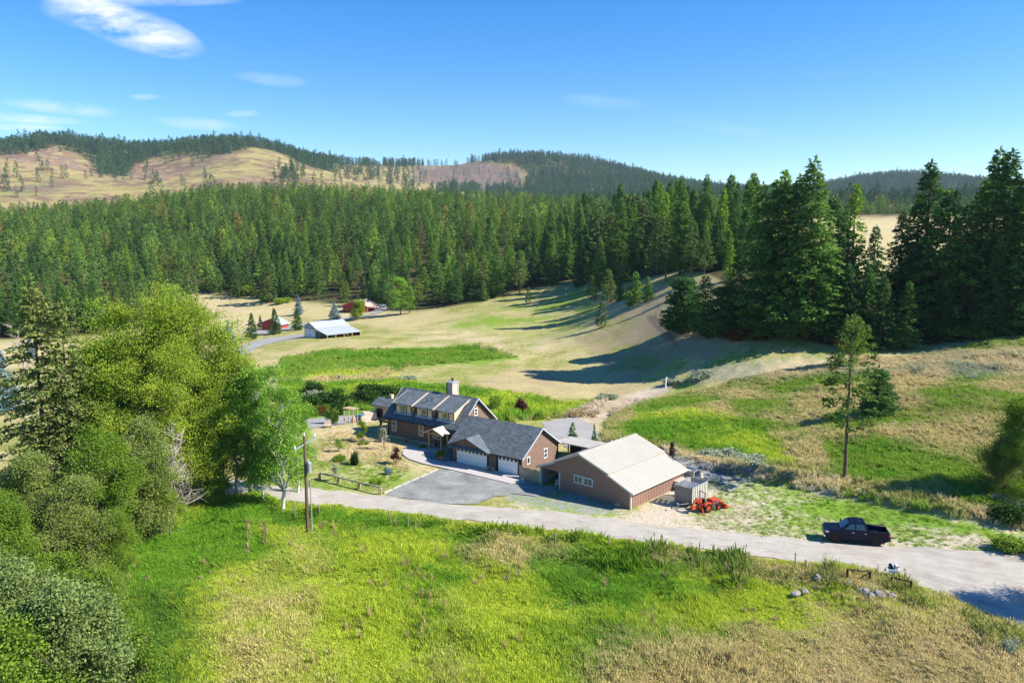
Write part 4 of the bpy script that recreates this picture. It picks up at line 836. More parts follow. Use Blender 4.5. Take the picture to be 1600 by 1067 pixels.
def grass():
    rg = np.random.default_rng(12)
    def band(x0, x1, y0, y1, n, polys, hmin, hmax, wid, extra=None):
        x = rg.uniform(x0, x1, n); y = rg.uniform(y0, y1, n); z = hf(x, y); px, py, f = project(x, y, z); w = np.zeros(n)
        for p in polys: w = np.maximum(w, region(px, py, f, p, 2.5, 3, 3))
        ok = (rg.random(n) < w) & (px > -60) & (px < 1980) & (py < 1450); x, y, z, px, py = [a[ok] for a in (x, y, z, px, py)]
        a, b, al = cover_at(x, y); nz = 4.4 * fbm(x, y, 9, 5, 61, .55) + .16 * rg.normal(size=len(x)); m = np.clip(nz + al, 0, 1)[:, None]; c = a * (1 - m) + b * m
        hh = rg.uniform(hmin, hmax, len(x)) * (1 + 2.4 * np.clip(fbm(x, y, 4.5, 3, 62), -.3, .5)); ww = wid * rg.uniform(.8, 1.3, len(x))
        return np.stack([x, y, z], 1), np.stack([ww, ww, hh], 1), np.minimum(c * 1.33, .85)
    W1 = [[(690, 822), (800, 830), (960, 850), (1150, 872), (1300, 892), (1330, 930), (1180, 925), (1000, 900), (860, 880), (720, 850)], [(480, 795), (700, 816), (690, 826), (480, 812)], [(1380, 905), (1460, 930), (1600, 990), (1600, 1030), (1470, 975), (1380, 930)]]
    weeds = band(-30, 45, 44, 84, 9000, W1, .7, 1.25, 1.5); keep = fbm(weeds[0][:, 0], weeds[0][:, 1], 3.6, 3, 71) > .0; weeds = (weeds[0][keep], weeds[1][keep], weeds[2][keep] * np.array([.52, .62, .42]))
    docks = band(-45, 45, 43, 84, 900, [MEADOW], .8, 1.2, .5); kd = fbm(docks[0][:, 0], docks[0][:, 1], 6, 3, 72) > .05; docks = (docks[0][kd], docks[1][kd], np.tile(np.array([.42, .33, .17]), (kd.sum(), 1)))
    P = [weeds, docks, band(-52, 58, 35, 84, 205000, [MEADOW], .26, .62, .62), band(-20, 135, 70, 135, 84000, [RIGHTM], .3, .7, .9),
         band(15, 85, 60, 100, 16000, [[(1040, 702), (1160, 728), (1300, 754), (1480, 786), (1640, 808), (1640, 834), (1480, 806), (1300, 772), (1150, 744), (1040, 716)]], .3, .7, .9),
         band(-90, 40, 100, 240, 52000, [[(600, 552), (750, 540), (809, 558), (640, 572), (600, 590), (470, 600), (440, 560)], [(430, 600), (600, 588), (700, 606), (790, 612), (870, 630), (950, 628), (930, 650), (850, 655), (780, 660), (600, 640), (430, 640)], [(440, 560), (520, 548), (600, 546), (700, 545), (640, 572), (600, 588), (430, 600)]], .4, .9, 1.2),
         band(18, 62, 62, 85, 4000, [[(1080, 745), (1300, 778), (1600, 838), (1600, 862), (1400, 852), (1200, 838), (1000, 814), (1040, 800)]], .06, .16, .6),
         band(-26, -8, 80, 105, 3000, [[(480, 660), (600, 650), (640, 735), (600, 768), (480, 762)]], .06, .18, .6)]
    pts = np.vstack([p[0] for p in P]); sc = np.vstack([p[1] for p in P]); c = np.vstack([p[2] for p in P]); n = len(pts)
    warm = c[:, 0] > c[:, 1] * 1.02; idx = np.where(warm, rg.choice([1, 3], n), rg.choice([0, 0, 2, 1], n))
    rot = np.stack([rg.normal(0, .12, n), rg.normal(0, .12, n), rg.random(n) * 6.28], 1)
    scatter_obj('meadow_grass', pts, sc, rot, c, idx, TUF, 'grass_tint', 'tall green and tan meadow grass in the foreground and right field'); print('tufts', n)
grass()

# ------------------------------------------------------------------ mesh builder
class MB:
    def __init__(s): s.v = []; s.f = []
    def box(s, x0, x1, y0, y1, z0, z1):
        o = len(s.v); s.v += [(x0, y0, z0), (x1, y0, z0), (x1, y1, z0), (x0, y1, z0), (x0, y0, z1), (x1, y0, z1), (x1, y1, z1), (x0, y1, z1)]
        s.f += [tuple(o + i for i in q) for q in ((0, 3, 2, 1), (4, 5, 6, 7), (0, 1, 5, 4), (1, 2, 6, 5), (2, 3, 7, 6), (3, 0, 4, 7))]; return s
    def prism(s, pts, vec):
        """closed outline pts (3-D) extruded along vec"""
        o = len(s.v); n = len(pts); s.v += [tuple(p) for p in pts] + [tuple(Vector(p) + Vector(vec)) for p in pts]
        s.f += [tuple(o + i for i in range(n))[::-1], tuple(o + n + i for i in range(n))] + [(o + i, o + (i + 1) % n, o + n + (i + 1) % n, o + n + i) for i in range(n)]; return s
    def tube(s, p0, p1, r0, r1=None, k=10):
        v, f = tubes([(p0, p1, r0, r0 if r1 is None else r1)], k); o = len(s.v); s.v += [tuple(a) for a in v]; s.f += [tuple(int(o + i) for i in q) for q in f]
        s.f += [tuple(o + i for i in range(k))[::-1], tuple(o + k + i for i in range(k))]; return s
    def bar(s, p0, p1, w, h=None):
        h = h or w; p0 = Vector(p0); p1 = Vector(p1); d = (p1 - p0).normalized(); a = d.cross(Vector((0, 0, 1))) if abs(d.z) < .95 else Vector((1, 0, 0)); a.normalize(); b = d.cross(a).normalized()
        c = [p0 + a * sx * w / 2 + b * sy * h / 2 for sx, sy in ((-1, -1), (1, -1), (1, 1), (-1, 1))]; return s.prism(c, p1 - p0)
    def slab(s, quad, th):
        """sloping slab from four top corners, thickness downwards"""
        return s.prism([Vector(q) for q in quad], (0, 0, -th))
    def lathe(s, prof, k=14, c=(0, 0)):
        o = len(s.v)
        for r, z in prof: s.v += [(c[0] + r * math.cos(6.28318 * i / k), c[1] + r * math.sin(6.28318 * i / k), z) for i in range(k)]
        for j in range(len(prof) - 1): s.f += [(o + j * k + i, o + j * k + (i + 1) % k, o + (j + 1) * k + (i + 1) % k, o + (j + 1) * k + i) for i in range(k)]
        s.f += [tuple(o + i for i in range(k))[::-1], tuple(o + (len(prof) - 1) * k + i for i in range(k))]; return s
    def build(s, name, mat, parent=None, bevel=0.0, smooth=False, kind=None, label=None):
        me = bpy.data.meshes.new(name); me.from_pydata([tuple(v) for v in s.v], [], s.f)
        bm = bmesh.new(); bm.from_mesh(me); bmesh.ops.recalc_face_normals(bm, faces=bm.faces)
        if bevel: bmesh.ops.bevel(bm, geom=[e for e in bm.edges if len(e.link_faces) == 2 and e.calc_face_angle(0) > .5], offset=bevel, segments=2, affect='EDGES', profile=.6)
        bm.to_mesh(me); bm.free(); me.materials.append(M_[mat] if isinstance(mat, str) else mat)
        if smooth:
            for p in me.polygons: p.use_smooth = True
        o = bpy.data.objects.new(name, me); COL.objects.link(o)
        if parent is not None: o.parent = parent
        if kind: o['kind'] = kind
        if label: o['label'] = label
        return o
def meta(o, label, cat, group=None):
    o['label'] = label; o['category'] = cat
    if group: o['group'] = group
    return o
def local_child(parent, name, x, y, z=0, rz=0):
    o = bpy.data.objects.new(name, None); COL.objects.link(o); o.parent = parent; o.location = (x, y, z); o.rotation_euler = (0, 0, rz); return o

# ------------------------------------------------------------------ house frame:  x along the garage front, y backwards, z up
HA = R(-35.04); H0 = Vector((-7.055, 90.474, 0))
def HW(x, y, z=0): return Vector((H0.x + x * math.cos(HA) - y * math.sin(HA), H0.y + x * math.sin(HA) + y * math.cos(HA), z))
def window(parent, x, y, z, w, h, facing='front', panes=2, vert=True, glassm='glass', trim=None):
    """window on a wall at y (front, facing -y) or x (right side, facing +x)"""
    m = MB(); t = .07
    def bx(u0, u1, z0, z1, d0, d1):
        return (u0, u1, y - d1, y - d0, z0, z1) if facing == 'front' else (x + d0, x + d1, u0, u1, z0, z1)
    c = x if facing == 'front' else y
    a, b = c - w / 2, c + w / 2
    for q in ((a - t, b + t, z, z + t), (a - t, b + t, z + h - t, z + h), (a - t, a, z + t, z + h - t), (b, b + t, z + t, z + h - t)): m.box(*bx(*q, .0, .09))
    fr = m.build('window', 'white', parent)
    if trim:
        mt = MB()
        for q in ((a - .2, b + .2, z - .12, z), (a - .2, b + .2, z + h, z + h + .12), (a - .2, a - t, z, z + h), (b + t, b + .2, z, z + h)): mt.box(*bx(*q, .0, .05))
        mt.build('trim', trim, fr)
    if vert and panes == 2: cells = [(a, b, z + t, z + h / 2 - .025), (a, b, z + h / 2 + .025, z + h - t)]; bar = (a, b, z + h / 2 - .025, z + h / 2 + .025)
    elif panes == 2: cells = [(a, (a + b) / 2 - .025, z + t, z + h - t), ((a + b) / 2 + .025, b, z + t, z + h - t)]; bar = ((a + b) / 2 - .025, (a + b) / 2 + .025, z + t, z + h - t)
    else: cells = [(a, b, z + t, z + h - t)]; bar = None
    for q in cells: MB().box(*bx(*q, .02, .045)).build('pane', glassm, fr)
    if bar: MB().box(*bx(*bar, .0, .075)).build('sash', 'white', fr)
    return fr
def lap(parent, x0, x1, y, z0, z1, top=None, side=False, mat='brown', name='siding'):
    """lap siding boards as relief; top(u) gives the roof line over the wall"""
    m = MB(); z = z0
    while z < z1 - .02:
        zt = min(z + .19, z1); a, b = x0, x1
        if top:
            us = np.linspace(x0, x1, 121); k = us[np.array([top(u) for u in us]) > zt]
            if len(k) < 2: break
            a, b = k[0], k[-1]
        if side: m.prism([(y + .002, a, z), (y + .045, a, z), (y + .018, a, zt - .01), (y + .002, a, zt - .01)], (0, b - a, 0))
        else: m.prism([(a, y - .002, z), (a, y - .045, z), (a, y - .018, zt - .01), (a, y - .002, zt - .01)], (b - a, 0, 0))
        z += .19
    o = m.build(name, mat, parent, kind='stuff'); return o
def house():
    t = empty('farmhouse', H0, HA, 'brown wooden house with charcoal shingle roof, three dormers and attached garage', 'house')
    sl = .86; ey, eh, ry = 3.75, 2.72, 7.85; rh = eh + sl * (ry - ey)
    # walls
    MB().prism([(-14.94, 4.2, -.3), (-14.94, 11.5, -.3), (-14.94, 11.5, 2.9), (-14.94, 7.85, rh - .35), (-14.94, 4.2, 2.9)], (12.24, 0, 0)).build('main_wall', 'brown', t)
    top = lambda v: rh - .3 - sl * abs(v - ry)
    lap(t, -14.94, -2.7, 4.2, .3, 2.85); lap(t, 4.2, 11.5, -2.7, 2.9, 6.2, top, True)
    MB().box(-15.1, -2.6, 4.05, 4.2, -.3, .25).build('foundation', 'concrete', t)
    MB().prism([(-.3, 0, -.3), (-.3, 7.8, -.3), (-.3, 7.8, 2.38), (-.3, 3.9, 4.85), (-.3, 0, 2.38)], (10.2, 0, 0)).build('garage_wall', 'brown', t)
    gtop = lambda v: 4.86 - .65 * abs(v - 3.9)
    lap(t, 0, 7.8, 9.9, .1, 4.8, gtop, True); lap(t, -.3, .35, 0, .1, 2.35); lap(t, 5.25, 6.5, 0, .1, 2.35); lap(t, 9.6, 9.9, 0, .1, 2.35)
    MB().box(-2.72, -.28, 4.3, 7, -.3, 2.6).build('entry_wall', 'brown', t); MB().slab([(-2.6, 3.9, 2.75), (-.35, 3.9, 2.75), (-.35, 7.2, 3.1), (-2.6, 7.2, 3.1)], .12).build('roof', 'shingle', t)
    for x, y in ((-14.97, 4.17), (-.33, -.03), (9.93, -.03), (9.93, 7.83), (5.2, -.03), (6.5, -.03)): MB().box(x - .07, x + .07, y - .07, y + .07, .0, 2.36).build('corner_board', 'darkbrown', t)
    # main roof, two slopes
    x0, x1 = -15.5, -2.25; th = .16
    r = MB().slab([(x0, ey, eh), (x1, ey, eh), (x1, ry, rh), (x0, ry, rh)], th); r.build('roof', 'shingle', t)
    MB().slab([(x1, 2 * ry - ey, eh), (x0, 2 * ry - ey, eh), (x0, ry + .004, rh), (x1, ry + .004, rh)], th).build('roof', 'shingle', t)
    for x in (x0 - .04, x1 + .04):
        m = MB()
        for sg in (-1, 1): m.slab([(x - .035, ry + sg * (ry - ey + .03), eh + .0), (x + .035, ry + sg * (ry - ey + .03), eh + .0), (x + .035, ry, rh + .035), (x - .035, ry, rh + .035)], .22)
        m.build('rake_trim', 'flash', t)
    MB().box(x0, x1, ey - .12, ey - .02, eh - .16, eh - .02).build('gutter', 'darkbrown', t)
    # dormers
    for k, (a, b) in enumerate(((-13.95, -11.1), (-10.2, -7.4), (-6.5, -3.72))):
        fy = 4.65; zb = eh + sl * (fy - ey); zt = 4.78
        d = MB().prism([(a, fy, zb - .1), (a, fy, zt), (a, 7.3, zt + .38 * (7.3 - fy)), (a, 7.3, eh + sl * (7.3 - ey) - .1)], (b - a, 0, 0)).build('dormer', 'tan', t)
        MB().slab([(a - .32, fy - .38, zt - .02), (b + .32, fy - .38, zt - .02), (b + .32, 7.62, zt + .38 * (7.62 - fy) + .13), (a - .32, 7.62, zt + .38 * (7.62 - fy) + .13)], .12).build('dormer_roof', 'shingle', d)
        for x in (a - .35, b + .35): MB().slab([(x - .03, fy - .41, zt), (x + .03, fy - .41, zt), (x + .03, 7.6, zt + .38 * (7.6 - fy) + .16), (x - .03, 7.6, zt + .38 * (7.6 - fy) + .16)], .2).build('rake_board', 'cover', d)
        MB().slab([(a - .12, fy - .2, eh + sl * (fy - .2 - ey) + .04), (b + .12, fy - .2, eh + sl * (fy - .2 - ey) + .04), (b + .12, fy - .003, zb + .07), (a - .12, fy - .003, zb + .07)], .06).build('flashing', 'flash', d)
        for x in (a + .04, b - .04): MB().box(x - .06, x + .06, fy - .03, fy + .03, zb, zt - .05).build('corner_board', 'darkbrown', d)
        w = window(t, (a + b) / 2, fy, zb + .2, .72, .85, panes=1, glassm='painted_reflection', trim='darkbrown')
    # chimney
    c = MB().box(-8.1, -7.15, 8.5, 9.7, 4.5, 7.55).build('chimney', 'cover', t)
    for x in (-8.1, -7.15):
        for y in (8.5, 9.7): MB().box(x - .06, x + .06, y - .06, y + .06, 5, 7.5).build('corner_trim', 'darkbrown' if y < 9 and x < -8 else 'cover', c)
    MB().box(-8.22, -7.03, 8.38, 9.82, 7.55, 7.66).build('chimney_cap', 'flash', c); MB().lathe([(.14, 7.66), (.14, 7.95), (.26, 7.98), (.26, 8.05), (.05, 8.2)], 12, (-7.6, 9.1)).build('flue', 'grey', c)
    for x, y in ((-8.6, 6.0), (-9.2, 5.6), (-7.9, 7.1)): MB().tube((x, y, 5.2), (x, y, 5.75 + .3 * (y - 5.6)), .06).build('roof_vent', 'grey', t)
    # front windows
    window(t, -13.8, 4.15, .95, .68, 1.5); window(t, -8.95, 4.15, .95, .68, 1.5); window(t, -6.25, 4.15, .98, 1.15, 1.0, vert=False)
    window(t, -2.68, 7.8, 3.9, .55, .95, 'side')
    window(t, 9.92, 5.0, 1.0, .6, 1.15, 'side', panes=2, trim=None); window(t, 9.92, 1.35, 1.15, .5, .85, 'side', panes=1)
    MB().box(-4.95, -3.9, 4.1, 4.16, 0, 2.05).build('front_door', 'darkbrown', t); MB().box(-4.6, -4.3, 4.06, 4.1, .9, 1.8).build('door_glass', 'tan', t); MB().box(-3.7, -3.5, 4.08, 4.14, .2, 2.0).build('side_light', 'tan', t)
    # garage doors
    for a, b, n in ((.48, 5.05, 8), (6.7, 9.45, 5)):
        d = MB().box(a, b, -.05, .05, .02, .55).build('garage_door', 'white', t)
        for j in range(1, 4): MB().box(a, b, -.05 + .002 * j, .05, .02 + .545 * j, .02 + .545 * (j + 1) - .02).build('door_panel', 'white', d)
        w = (b - a) / n
        for i in range(n): MB().box(a + w * (i + .22), a + w * (i + .78), -.064, -.04, 1.58, 1.84).build('pane', 'darkglass', d)
        MB().box(a - .1, b + .1, -.07, -.0, 2.2, 2.32).build('door_head_trim', 'white', d)
        for x in (a - .09, b + .01): MB().box(x, x + .08, -.07, -.0, 0, 2.2).build('jamb', 'darkbrown', d)
    MB().box(5.55, 6.15, -.10, -.05, 1.95, 2.1).build('house_number_plate', 'sign', t)
    l = MB().box(9.62, 9.78, -.2, -.05, 1.5, 1.8).build('wall_lantern', 'grey', t)
    # garage roof
    gx0, gx1 = -.75, 10.3; ge = 2.16; gr = ge + .65 * 4.3
    MB().slab([(gx0, -.4, ge), (gx1, -.4, ge), (gx1, 3.9, gr), (gx0, 3.9, gr)], .16).build('roof', 'shingle', t)
    MB().slab([(gx1, 8.2, ge), (gx0, 8.2, ge), (gx0, 3.904, gr), (gx1, 3.904, gr)], .16).build('roof', 'shingle', t)
    for x in (gx0 - .04, gx1 + .04):
        m = MB()
        for sg in (-1, 1): m.slab([(x - .035, 3.9 + sg * 4.33, ge - .01), (x + .035, 3.9 + sg * 4.33, ge - .01), (x + .035, 3.9, gr + .03), (x - .035, 3.9, gr + .03)], .22)
        m.build('rake_trim', 'flash' if x > 0 else 'shingle', t)
    MB().box(gx0, gx1, -.5, -.41, ge - .17, ge - .02).build('gutter', 'darkbrown', t)
    # decorative gable over the double door
    px0, px1, pc, pz, ph, py = -.65, 5.75, 2.55, 2.26, 3.5, -.72
    g = MB().prism([(px0 + .35, py + .25, pz + .03), (px1 - .35, py + .25, pz + .03), (pc, py + .25, ph - .17)], (0, 1.8, 0)).build('gable_front', 'brown', t)
    back = (ph - ge) / .65 - .4
    for sx in (px0, px1):
        MB().prism([(sx, py, pz), (pc, py, ph), (pc, back + .05, ph), (sx, -.3, pz)], (0, 0, -.13)).build('gable_roof', 'shingle', g)
    for sx in (px0, px1): MB().bar((sx, py - .03, pz - .05), (pc, py - .03, ph - .05), .06, .16).build('gable_fascia', 'flash' if sx > 0 else 'grey', g)
    MB().slab([(px0 + .3, py - .1, pz - .12), (px1 - .3, py - .1, pz - .12), (px1 - .6, py + .24, pz + .18), (px0 + .6, py + .24, pz + .18)], .08).build('skirt_roof', 'shingle', g)
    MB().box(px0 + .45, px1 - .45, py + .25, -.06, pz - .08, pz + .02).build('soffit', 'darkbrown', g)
    # porch
    p = local_child(t, 'porch', 0, 0)
    for x in (-6.09, -4.1): MB().box(x - .11, x + .11, 2.35, 2.57, 0, 2.2).build('post', 'cedar', p)
    for x in (-6.09, -4.1): MB().box(x - .08, x + .08, 2.3, 4.2, 2.2, 2.38).build('beam', 'cedar', p)
    for q in ((-6.7, 2.3, -5.1, 2.95), (-3.5, 2.3, -5.1, 2.95)): MB().prism([(q[0], 2.0, q[1]), (q[2], 2.0, q[3]), (q[2], 4.3, q[3]), (q[0], 4.3, q[1])], (0, 0, -.09)).build('porch_roof', 'porchroof', p)
    MB().bar((-6.4, 2.2, 2.28), (-3.8, 2.2, 2.28), .12, .16).build('tie_beam', 'cedar', p); MB().bar((-5.1, 2.2, 2.28), (-5.1, 2.2, 2.9), .1).build('king_post', 'cedar', p)
    for s in (-1, 1): MB().bar((-5.1 + s * 1.55, 2.08, 2.22), (-5.1, 2.08, 2.86), .08, .12).build('rafter', 'cedar', p)
    MB().box(-6.3, -3.4, 2.6, 4.1, 0, .16).build('step', 'concrete', p)
    return t
house()
# rear lean-to between garage and shop
t = empty('rear_shed', HW(9.9, 8.0), HA, 'low open shed with pale roof edge behind the garage and shop', 'shed')
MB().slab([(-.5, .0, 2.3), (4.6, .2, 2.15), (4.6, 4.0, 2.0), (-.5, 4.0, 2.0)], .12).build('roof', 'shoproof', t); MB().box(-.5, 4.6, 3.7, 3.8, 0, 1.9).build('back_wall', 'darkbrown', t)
MB().box(3.2, 4.5, .3, .4, 0, 1.95).build('front_wall', 'stone', t)
for x in (-.4, 1.2, 3.1): MB().box(x, x + .14, .25, .39, 0, 2.0).build('post', 'cedar', t)
t = empty('cedar_screen', HW(15.2, 8.2), HA, 'orange cedar screen fence by the flue pipe behind the shop', 'fence')
for i in range(9): MB().box(i * .24, i * .24 + .22, 0, .04, 0, 1.75 + .02 * (i % 3)).build('board', 'cedar', t)
t = MB().lathe([(.11, 0), (.11, 3.6), (.2, 3.62), (.2, 3.75), (.03, 3.9)], 12).build('flue_pipe', 'galv'); t.location = HW(17.6, 7.2); meta(t, 'galvanised flue pipe standing behind the low shop roof', 'pipe')

# ------------------------------------------------------------------ shop
SA = R(-42.48); S0 = Vector((11.942, 74.254, 0))
def SW(x, y, z=0): return Vector((S0.x + x * math.cos(SA) - y * math.sin(SA), S0.y + x * math.sin(SA) + y * math.cos(SA), z))
def shop():
    t = empty('metal_workshop', S0, SA, 'brown steel workshop with pale two-pitch metal roof beside the gravel road', 'workshop')
    D = 10.1
    prof = [(0, 1.9), (-2.84, 3.10), (-2.84, 3.26), (-6.41, 4.5), (-9.6, 3.12), (-11.95, 2.12)]
    z_at = lambda u: float(np.interp(u, [p[0] for p in prof][::-1], [p[1] for p in prof][::-1]))
    # front gable wall with the open bay at its left end
    MB().prism([(0, 0, -.3), (-9.2, 0, -.3), (-9.2, 0, z_at(-9.2) - .05), (-6.41, 0, 4.42), (-2.84, 0, 3.1), (0, 0, 1.85)], (0, .12, 0)).build('front_wall', 'shopwall', t)
    MB().prism([(-9.2, 0, 1.9), (-11.94, 0, 1.9), (-11.94, 0, 2.06), (-9.6, 0, 3.05), (-9.2, 0, z_at(-9.2) - .05)], (0, .12, 0)).build('bay_header', 'shopwall', t)
    MB().box(-.12, 0, .12, D, -.3, 1.85).build('side_wall', 'shopwall', t); MB().box(-11.94, -11.82, .12, D, -.3, 2.0).build('left_wall', 'galv', t)
    MB().prism([(0, D, -.3), (-11.94, D, -.3), (-11.94, D, 2.06), (-6.41, D, 4.42), (0, D, 1.85)], (0, .12, 0)).build('rear_wall', 'shopwall', t)
    MB().box(-9.32, -9.2, .12, D, 0, 3.1).build('inner_wall', 'galv', t)
    m = MB(); u = -.15
    while u > -11.9:
        z0 = .02 if u > -9.15 else 1.93; m.box(u - .03, u + .03, -.035, -.002, z0, z_at(u) - .12); u -= .3
    m.build('siding_rib', 'shopwall', t, kind='stuff')
    m = MB(); v = .3
    while v < D: m.box(.002, .035, v - .03, v + .03, .02, 1.72); v += .3
    m.build('siding_rib', 'shopwall', t, kind='stuff')
    y0, y1 = -.35, D + .5
    for nm, (a, az), (b, bz) in (('roof', (.38, 1.83), (-2.84, 3.2)), ('roof', (-2.55, 3.24), (-6.405, 4.6)), ('roof', (-6.41, 4.6), (-9.75, 3.15)), ('roof', (-9.6, 3.08), (-12.3, 2.02))):
        rf = MB().prism([(a, y0, az), (b, y0, bz), (b, y0, bz - .08), (a, y0, az - .08)], (0, y1 - y0, 0)).build(nm, 'shoproof', t)
        m = MB(); y = y0 + .25
        while y < y1: m.prism([(a, y, az + .004), (b, y, bz + .004), (b, y, bz + .018), (a, y, az + .018)], (0, .03, 0)); y += .6
        m.build('roof_rib', 'shoproof', rf, kind='stuff')
        MB().prism([(a, y0 - .045, az + .02), (b, y0 - .045, bz + .02), (b, y0 - .045, bz - .2), (a, y0 - .045, az - .2)], (0, .04, 0)).build('rake_trim', 'shoptrim', rf)
    MB().box(.385, .47, y0, y1, 1.66, 1.84).build('gutter', 'shoptrim', t); MB().box(-6.55, -6.27, y0, y1, 4.56, 4.66).build('ridge_cap', 'shoproof', t)
    for x, y in ((0.0, -.02), (0, D)): MB().box(x - .1, x + .06, y - .06, y + .1, 0, 1.72).build('corner_trim', 'shoptrim', t)
    for x in (-9.16, -11.9): MB().box(x - .1, x + .1, -.06, .14, 0, 1.9).build('bay_post', 'shoptrim', t)
    for x in (-6.6, -5.3): window(t, x, -.005, 1.25, 1.0, .85, vert=False)
    for i in range(3): MB().bar((-11.7, 1.0 + i * 2.2, .5 + .0 * i), (-10.0, 3.4 + i * 2, 1.9), .09, .14).build('brace', 'cedar', t)
    MB().bar((-11.75, .3, 1.0), (-11.75, 7, 1.0), .06, .12).build('girt', 'cedar', t); MB().bar((-11.75, .3, 1.6), (-11.75, 7, 1.6), .06, .12).build('girt', 'cedar', t)
shop()
t = empty('step_stool', SW(-9.75, .5), SA, 'white wooden step stool with a green pot inside the workshop bay', 'stool')
MB().box(-.22, .22, -.16, .16, .72, .77).build('seat', 'white', t)
for x, y in ((-.2, -.14), (.2, -.14), (-.2, .14), (.2, .14)): MB().bar((x * 1.35, y * 1.6, 0), (x, y, .73), .05).build('leg', 'white', t)
MB().box(-.24, .24, -.2, .2, .36, .4).build('step', 'white', t)
t = MB().lathe([(.07, .775), (.1, .95), (.02, 1.05)], 10).build('green_pot', 'blue'); t.location = SW(-9.75, .5); meta(t, 'small green pot standing on the white step stool', 'pot')
# plank gate between garage and shop
a = HW(9.98, -.55); b = SW(-12.0, -.05); d = b - a; n = 11
t = empty('board_fence', a, math.atan2(d.y, d.x), 'pale upright board fence closing the gap between garage and workshop', 'fence')
for i in range(n): w = d.length / n; MB().box(i * w, (i + 1) * w - .02, -.015 + .004 * (i % 2), .015, .06, 1.45 + .05 * math.sin(i * 1.7)).build('board', 'palewood', t)
for z in (.4, 1.15): MB().box(0, d.length, .02, .08, z, z + .09).build('rail', 'palewood', t)
for i in range(3): # planks lying by the shop
    t = MB().box(-1.45, 1.45, -.08, .08, 0, .05).build('plank', 'palewood'); g = ground(918 + i * 7, 774 + i * 4); t.location = (g.x, g.y, g.z + .05 + .03 * i); t.rotation_euler = (0, 0, SA + .05 * i)
    meta(t, ['pale plank lying nearest the workshop wall', 'pale plank lying in the middle by the workshop wall', 'outermost pale plank on the gravel by the workshop'][i], 'plank', 'planks by the workshop wall')
def rock(name, loc, s, seed, label, mat='rock', group=None):
    s = tuple(q * .8 for q in s); rg = np.random.default_rng(seed); bm = bmesh.new(); bmesh.ops.create_icosphere(bm, subdivisions=2, radius=1)
    for v in bm.verts:
        c = v.co; k = 1 + .28 * (vnoise(c.x * 2 + seed * 3.1, c.y * 2 + c.z * 1.7, seed) - .5) * 2; v.co = Vector((c.x * s[0] * k, c.y * s[1] * k, c.z * s[2] * k))
    me = bpy.data.meshes.new(name); bm.to_mesh(me); bm.free(); me.materials.append(M_[mat]); o = link(name, me, None, loc, rg.random() * 6); return meta(o, label, 'rock', group)
g = ground(966, 790); rock('boulder', (g.x, g.y, g.z + .15), (.55, .4, .3), 3, 'pinkish boulder beside the front corner of the workshop', 'stone')

# ------------------------------------------------------------------ yard sheets
def P(*a): return [unz(*p) for p in a]
sheet('driveway', P((597, 776), (640, 752), (686, 733), (744, 742), (806, 757), (822, 752), (845, 757), (868, 766), (840, 776), (800, 772), (775, 776), (745, 787), (700, 787), (640, 780)), .06, M_['bluegravel'], .8, .5, kind='structure', label='blue-grey gravel driveway in front of the garage')
slab = [(-9.0, 1.6), (-8.4, .0), (-7.2, -1.4), (-5.2, -2.45), (-2.5, -2.9), (2, -2.85), (6, -2.9), (10.4, -3.0), (11.6, -1.6), (10.2, -.6), (9.9, -.09), (-.3, -.09), (-.6, -1.0), (-3.2, -1.0), (-4.6, -.6), (-5.4, .2), (-5.4, 1.2), (-3.3, 2.3), (-3.3, 2.55), (-6.4, 2.55), (-7.2, 2.3)]
sheet('walkway', [tuple(HW(x, y)[:2]) for x, y in slab], .14, M_['concrete'], .7, 0, .25, kind='structure', label='pale concrete apron and curved walk to the porch')
sheet('rock_bed', [tuple(HW(x, y)[:2]) for x, y in ((-.35, -.95), (-3.15, -.95), (-4.5, -.55), (-5.3, .25), (-5.3, 1.1), (-3.4, 2.2), (-3.3, 4.1), (-.35, 4.1))], .09, M_['bluegravel'], .6, kind='structure', label='grey gravel planting bed between walk and garage')
for i in range(6):
    a = Vector(unz(600 + 85 * i / 6, 771 - 37 * i / 6)); b = Vector(unz(600 + 85 * (i + .93) / 6, 771 - 37 * (i + .93) / 6))
    m = MB().bar((a.x, a.y, .09), (b.x, b.y, .09), .16, .14)
    if i == 0: kb = m.build('kerb', 'concrete', None); kb['kind'] = 'structure'
    else: m.build('kerb_stone', 'concrete', kb)
sheet('back_gravel', P((868, 690), (845, 660), (872, 655), (905, 652), (930, 672), (945, 690), (930, 705), (900, 705)), .05, M_['lane'], 1.0, .8, kind='structure', label='grey gravel yard behind the garage')
sheet('back_gravel_2', P((1052, 718), (1100, 728), (1150, 738), (1140, 752), (1090, 756), (1062, 750)), .04, M_['bluegravel'], 1.0, 1.6, kind='structure', label='grey gravel patch behind the workshop').name = 'gravel_patch'
sheet('barn_lane', P((372, 545), (385, 537), (420, 528), (474, 522), (478, 528), (440, 533), (410, 540), (390, 552), (376, 556)), .12, M_['lane'], 2.0, .8, kind='structure', label='curved gravel lane leading to the white barn')
sheet('farm_road', P((390, 524), (430, 520), (500, 503), (560, 498), (600, 487), (606, 480), (590, 478), (575, 492), (520, 497), (440, 512), (380, 518)), .12, M_['lane'], 2.5, .8, kind='structure', label='pale farm road past the red house')

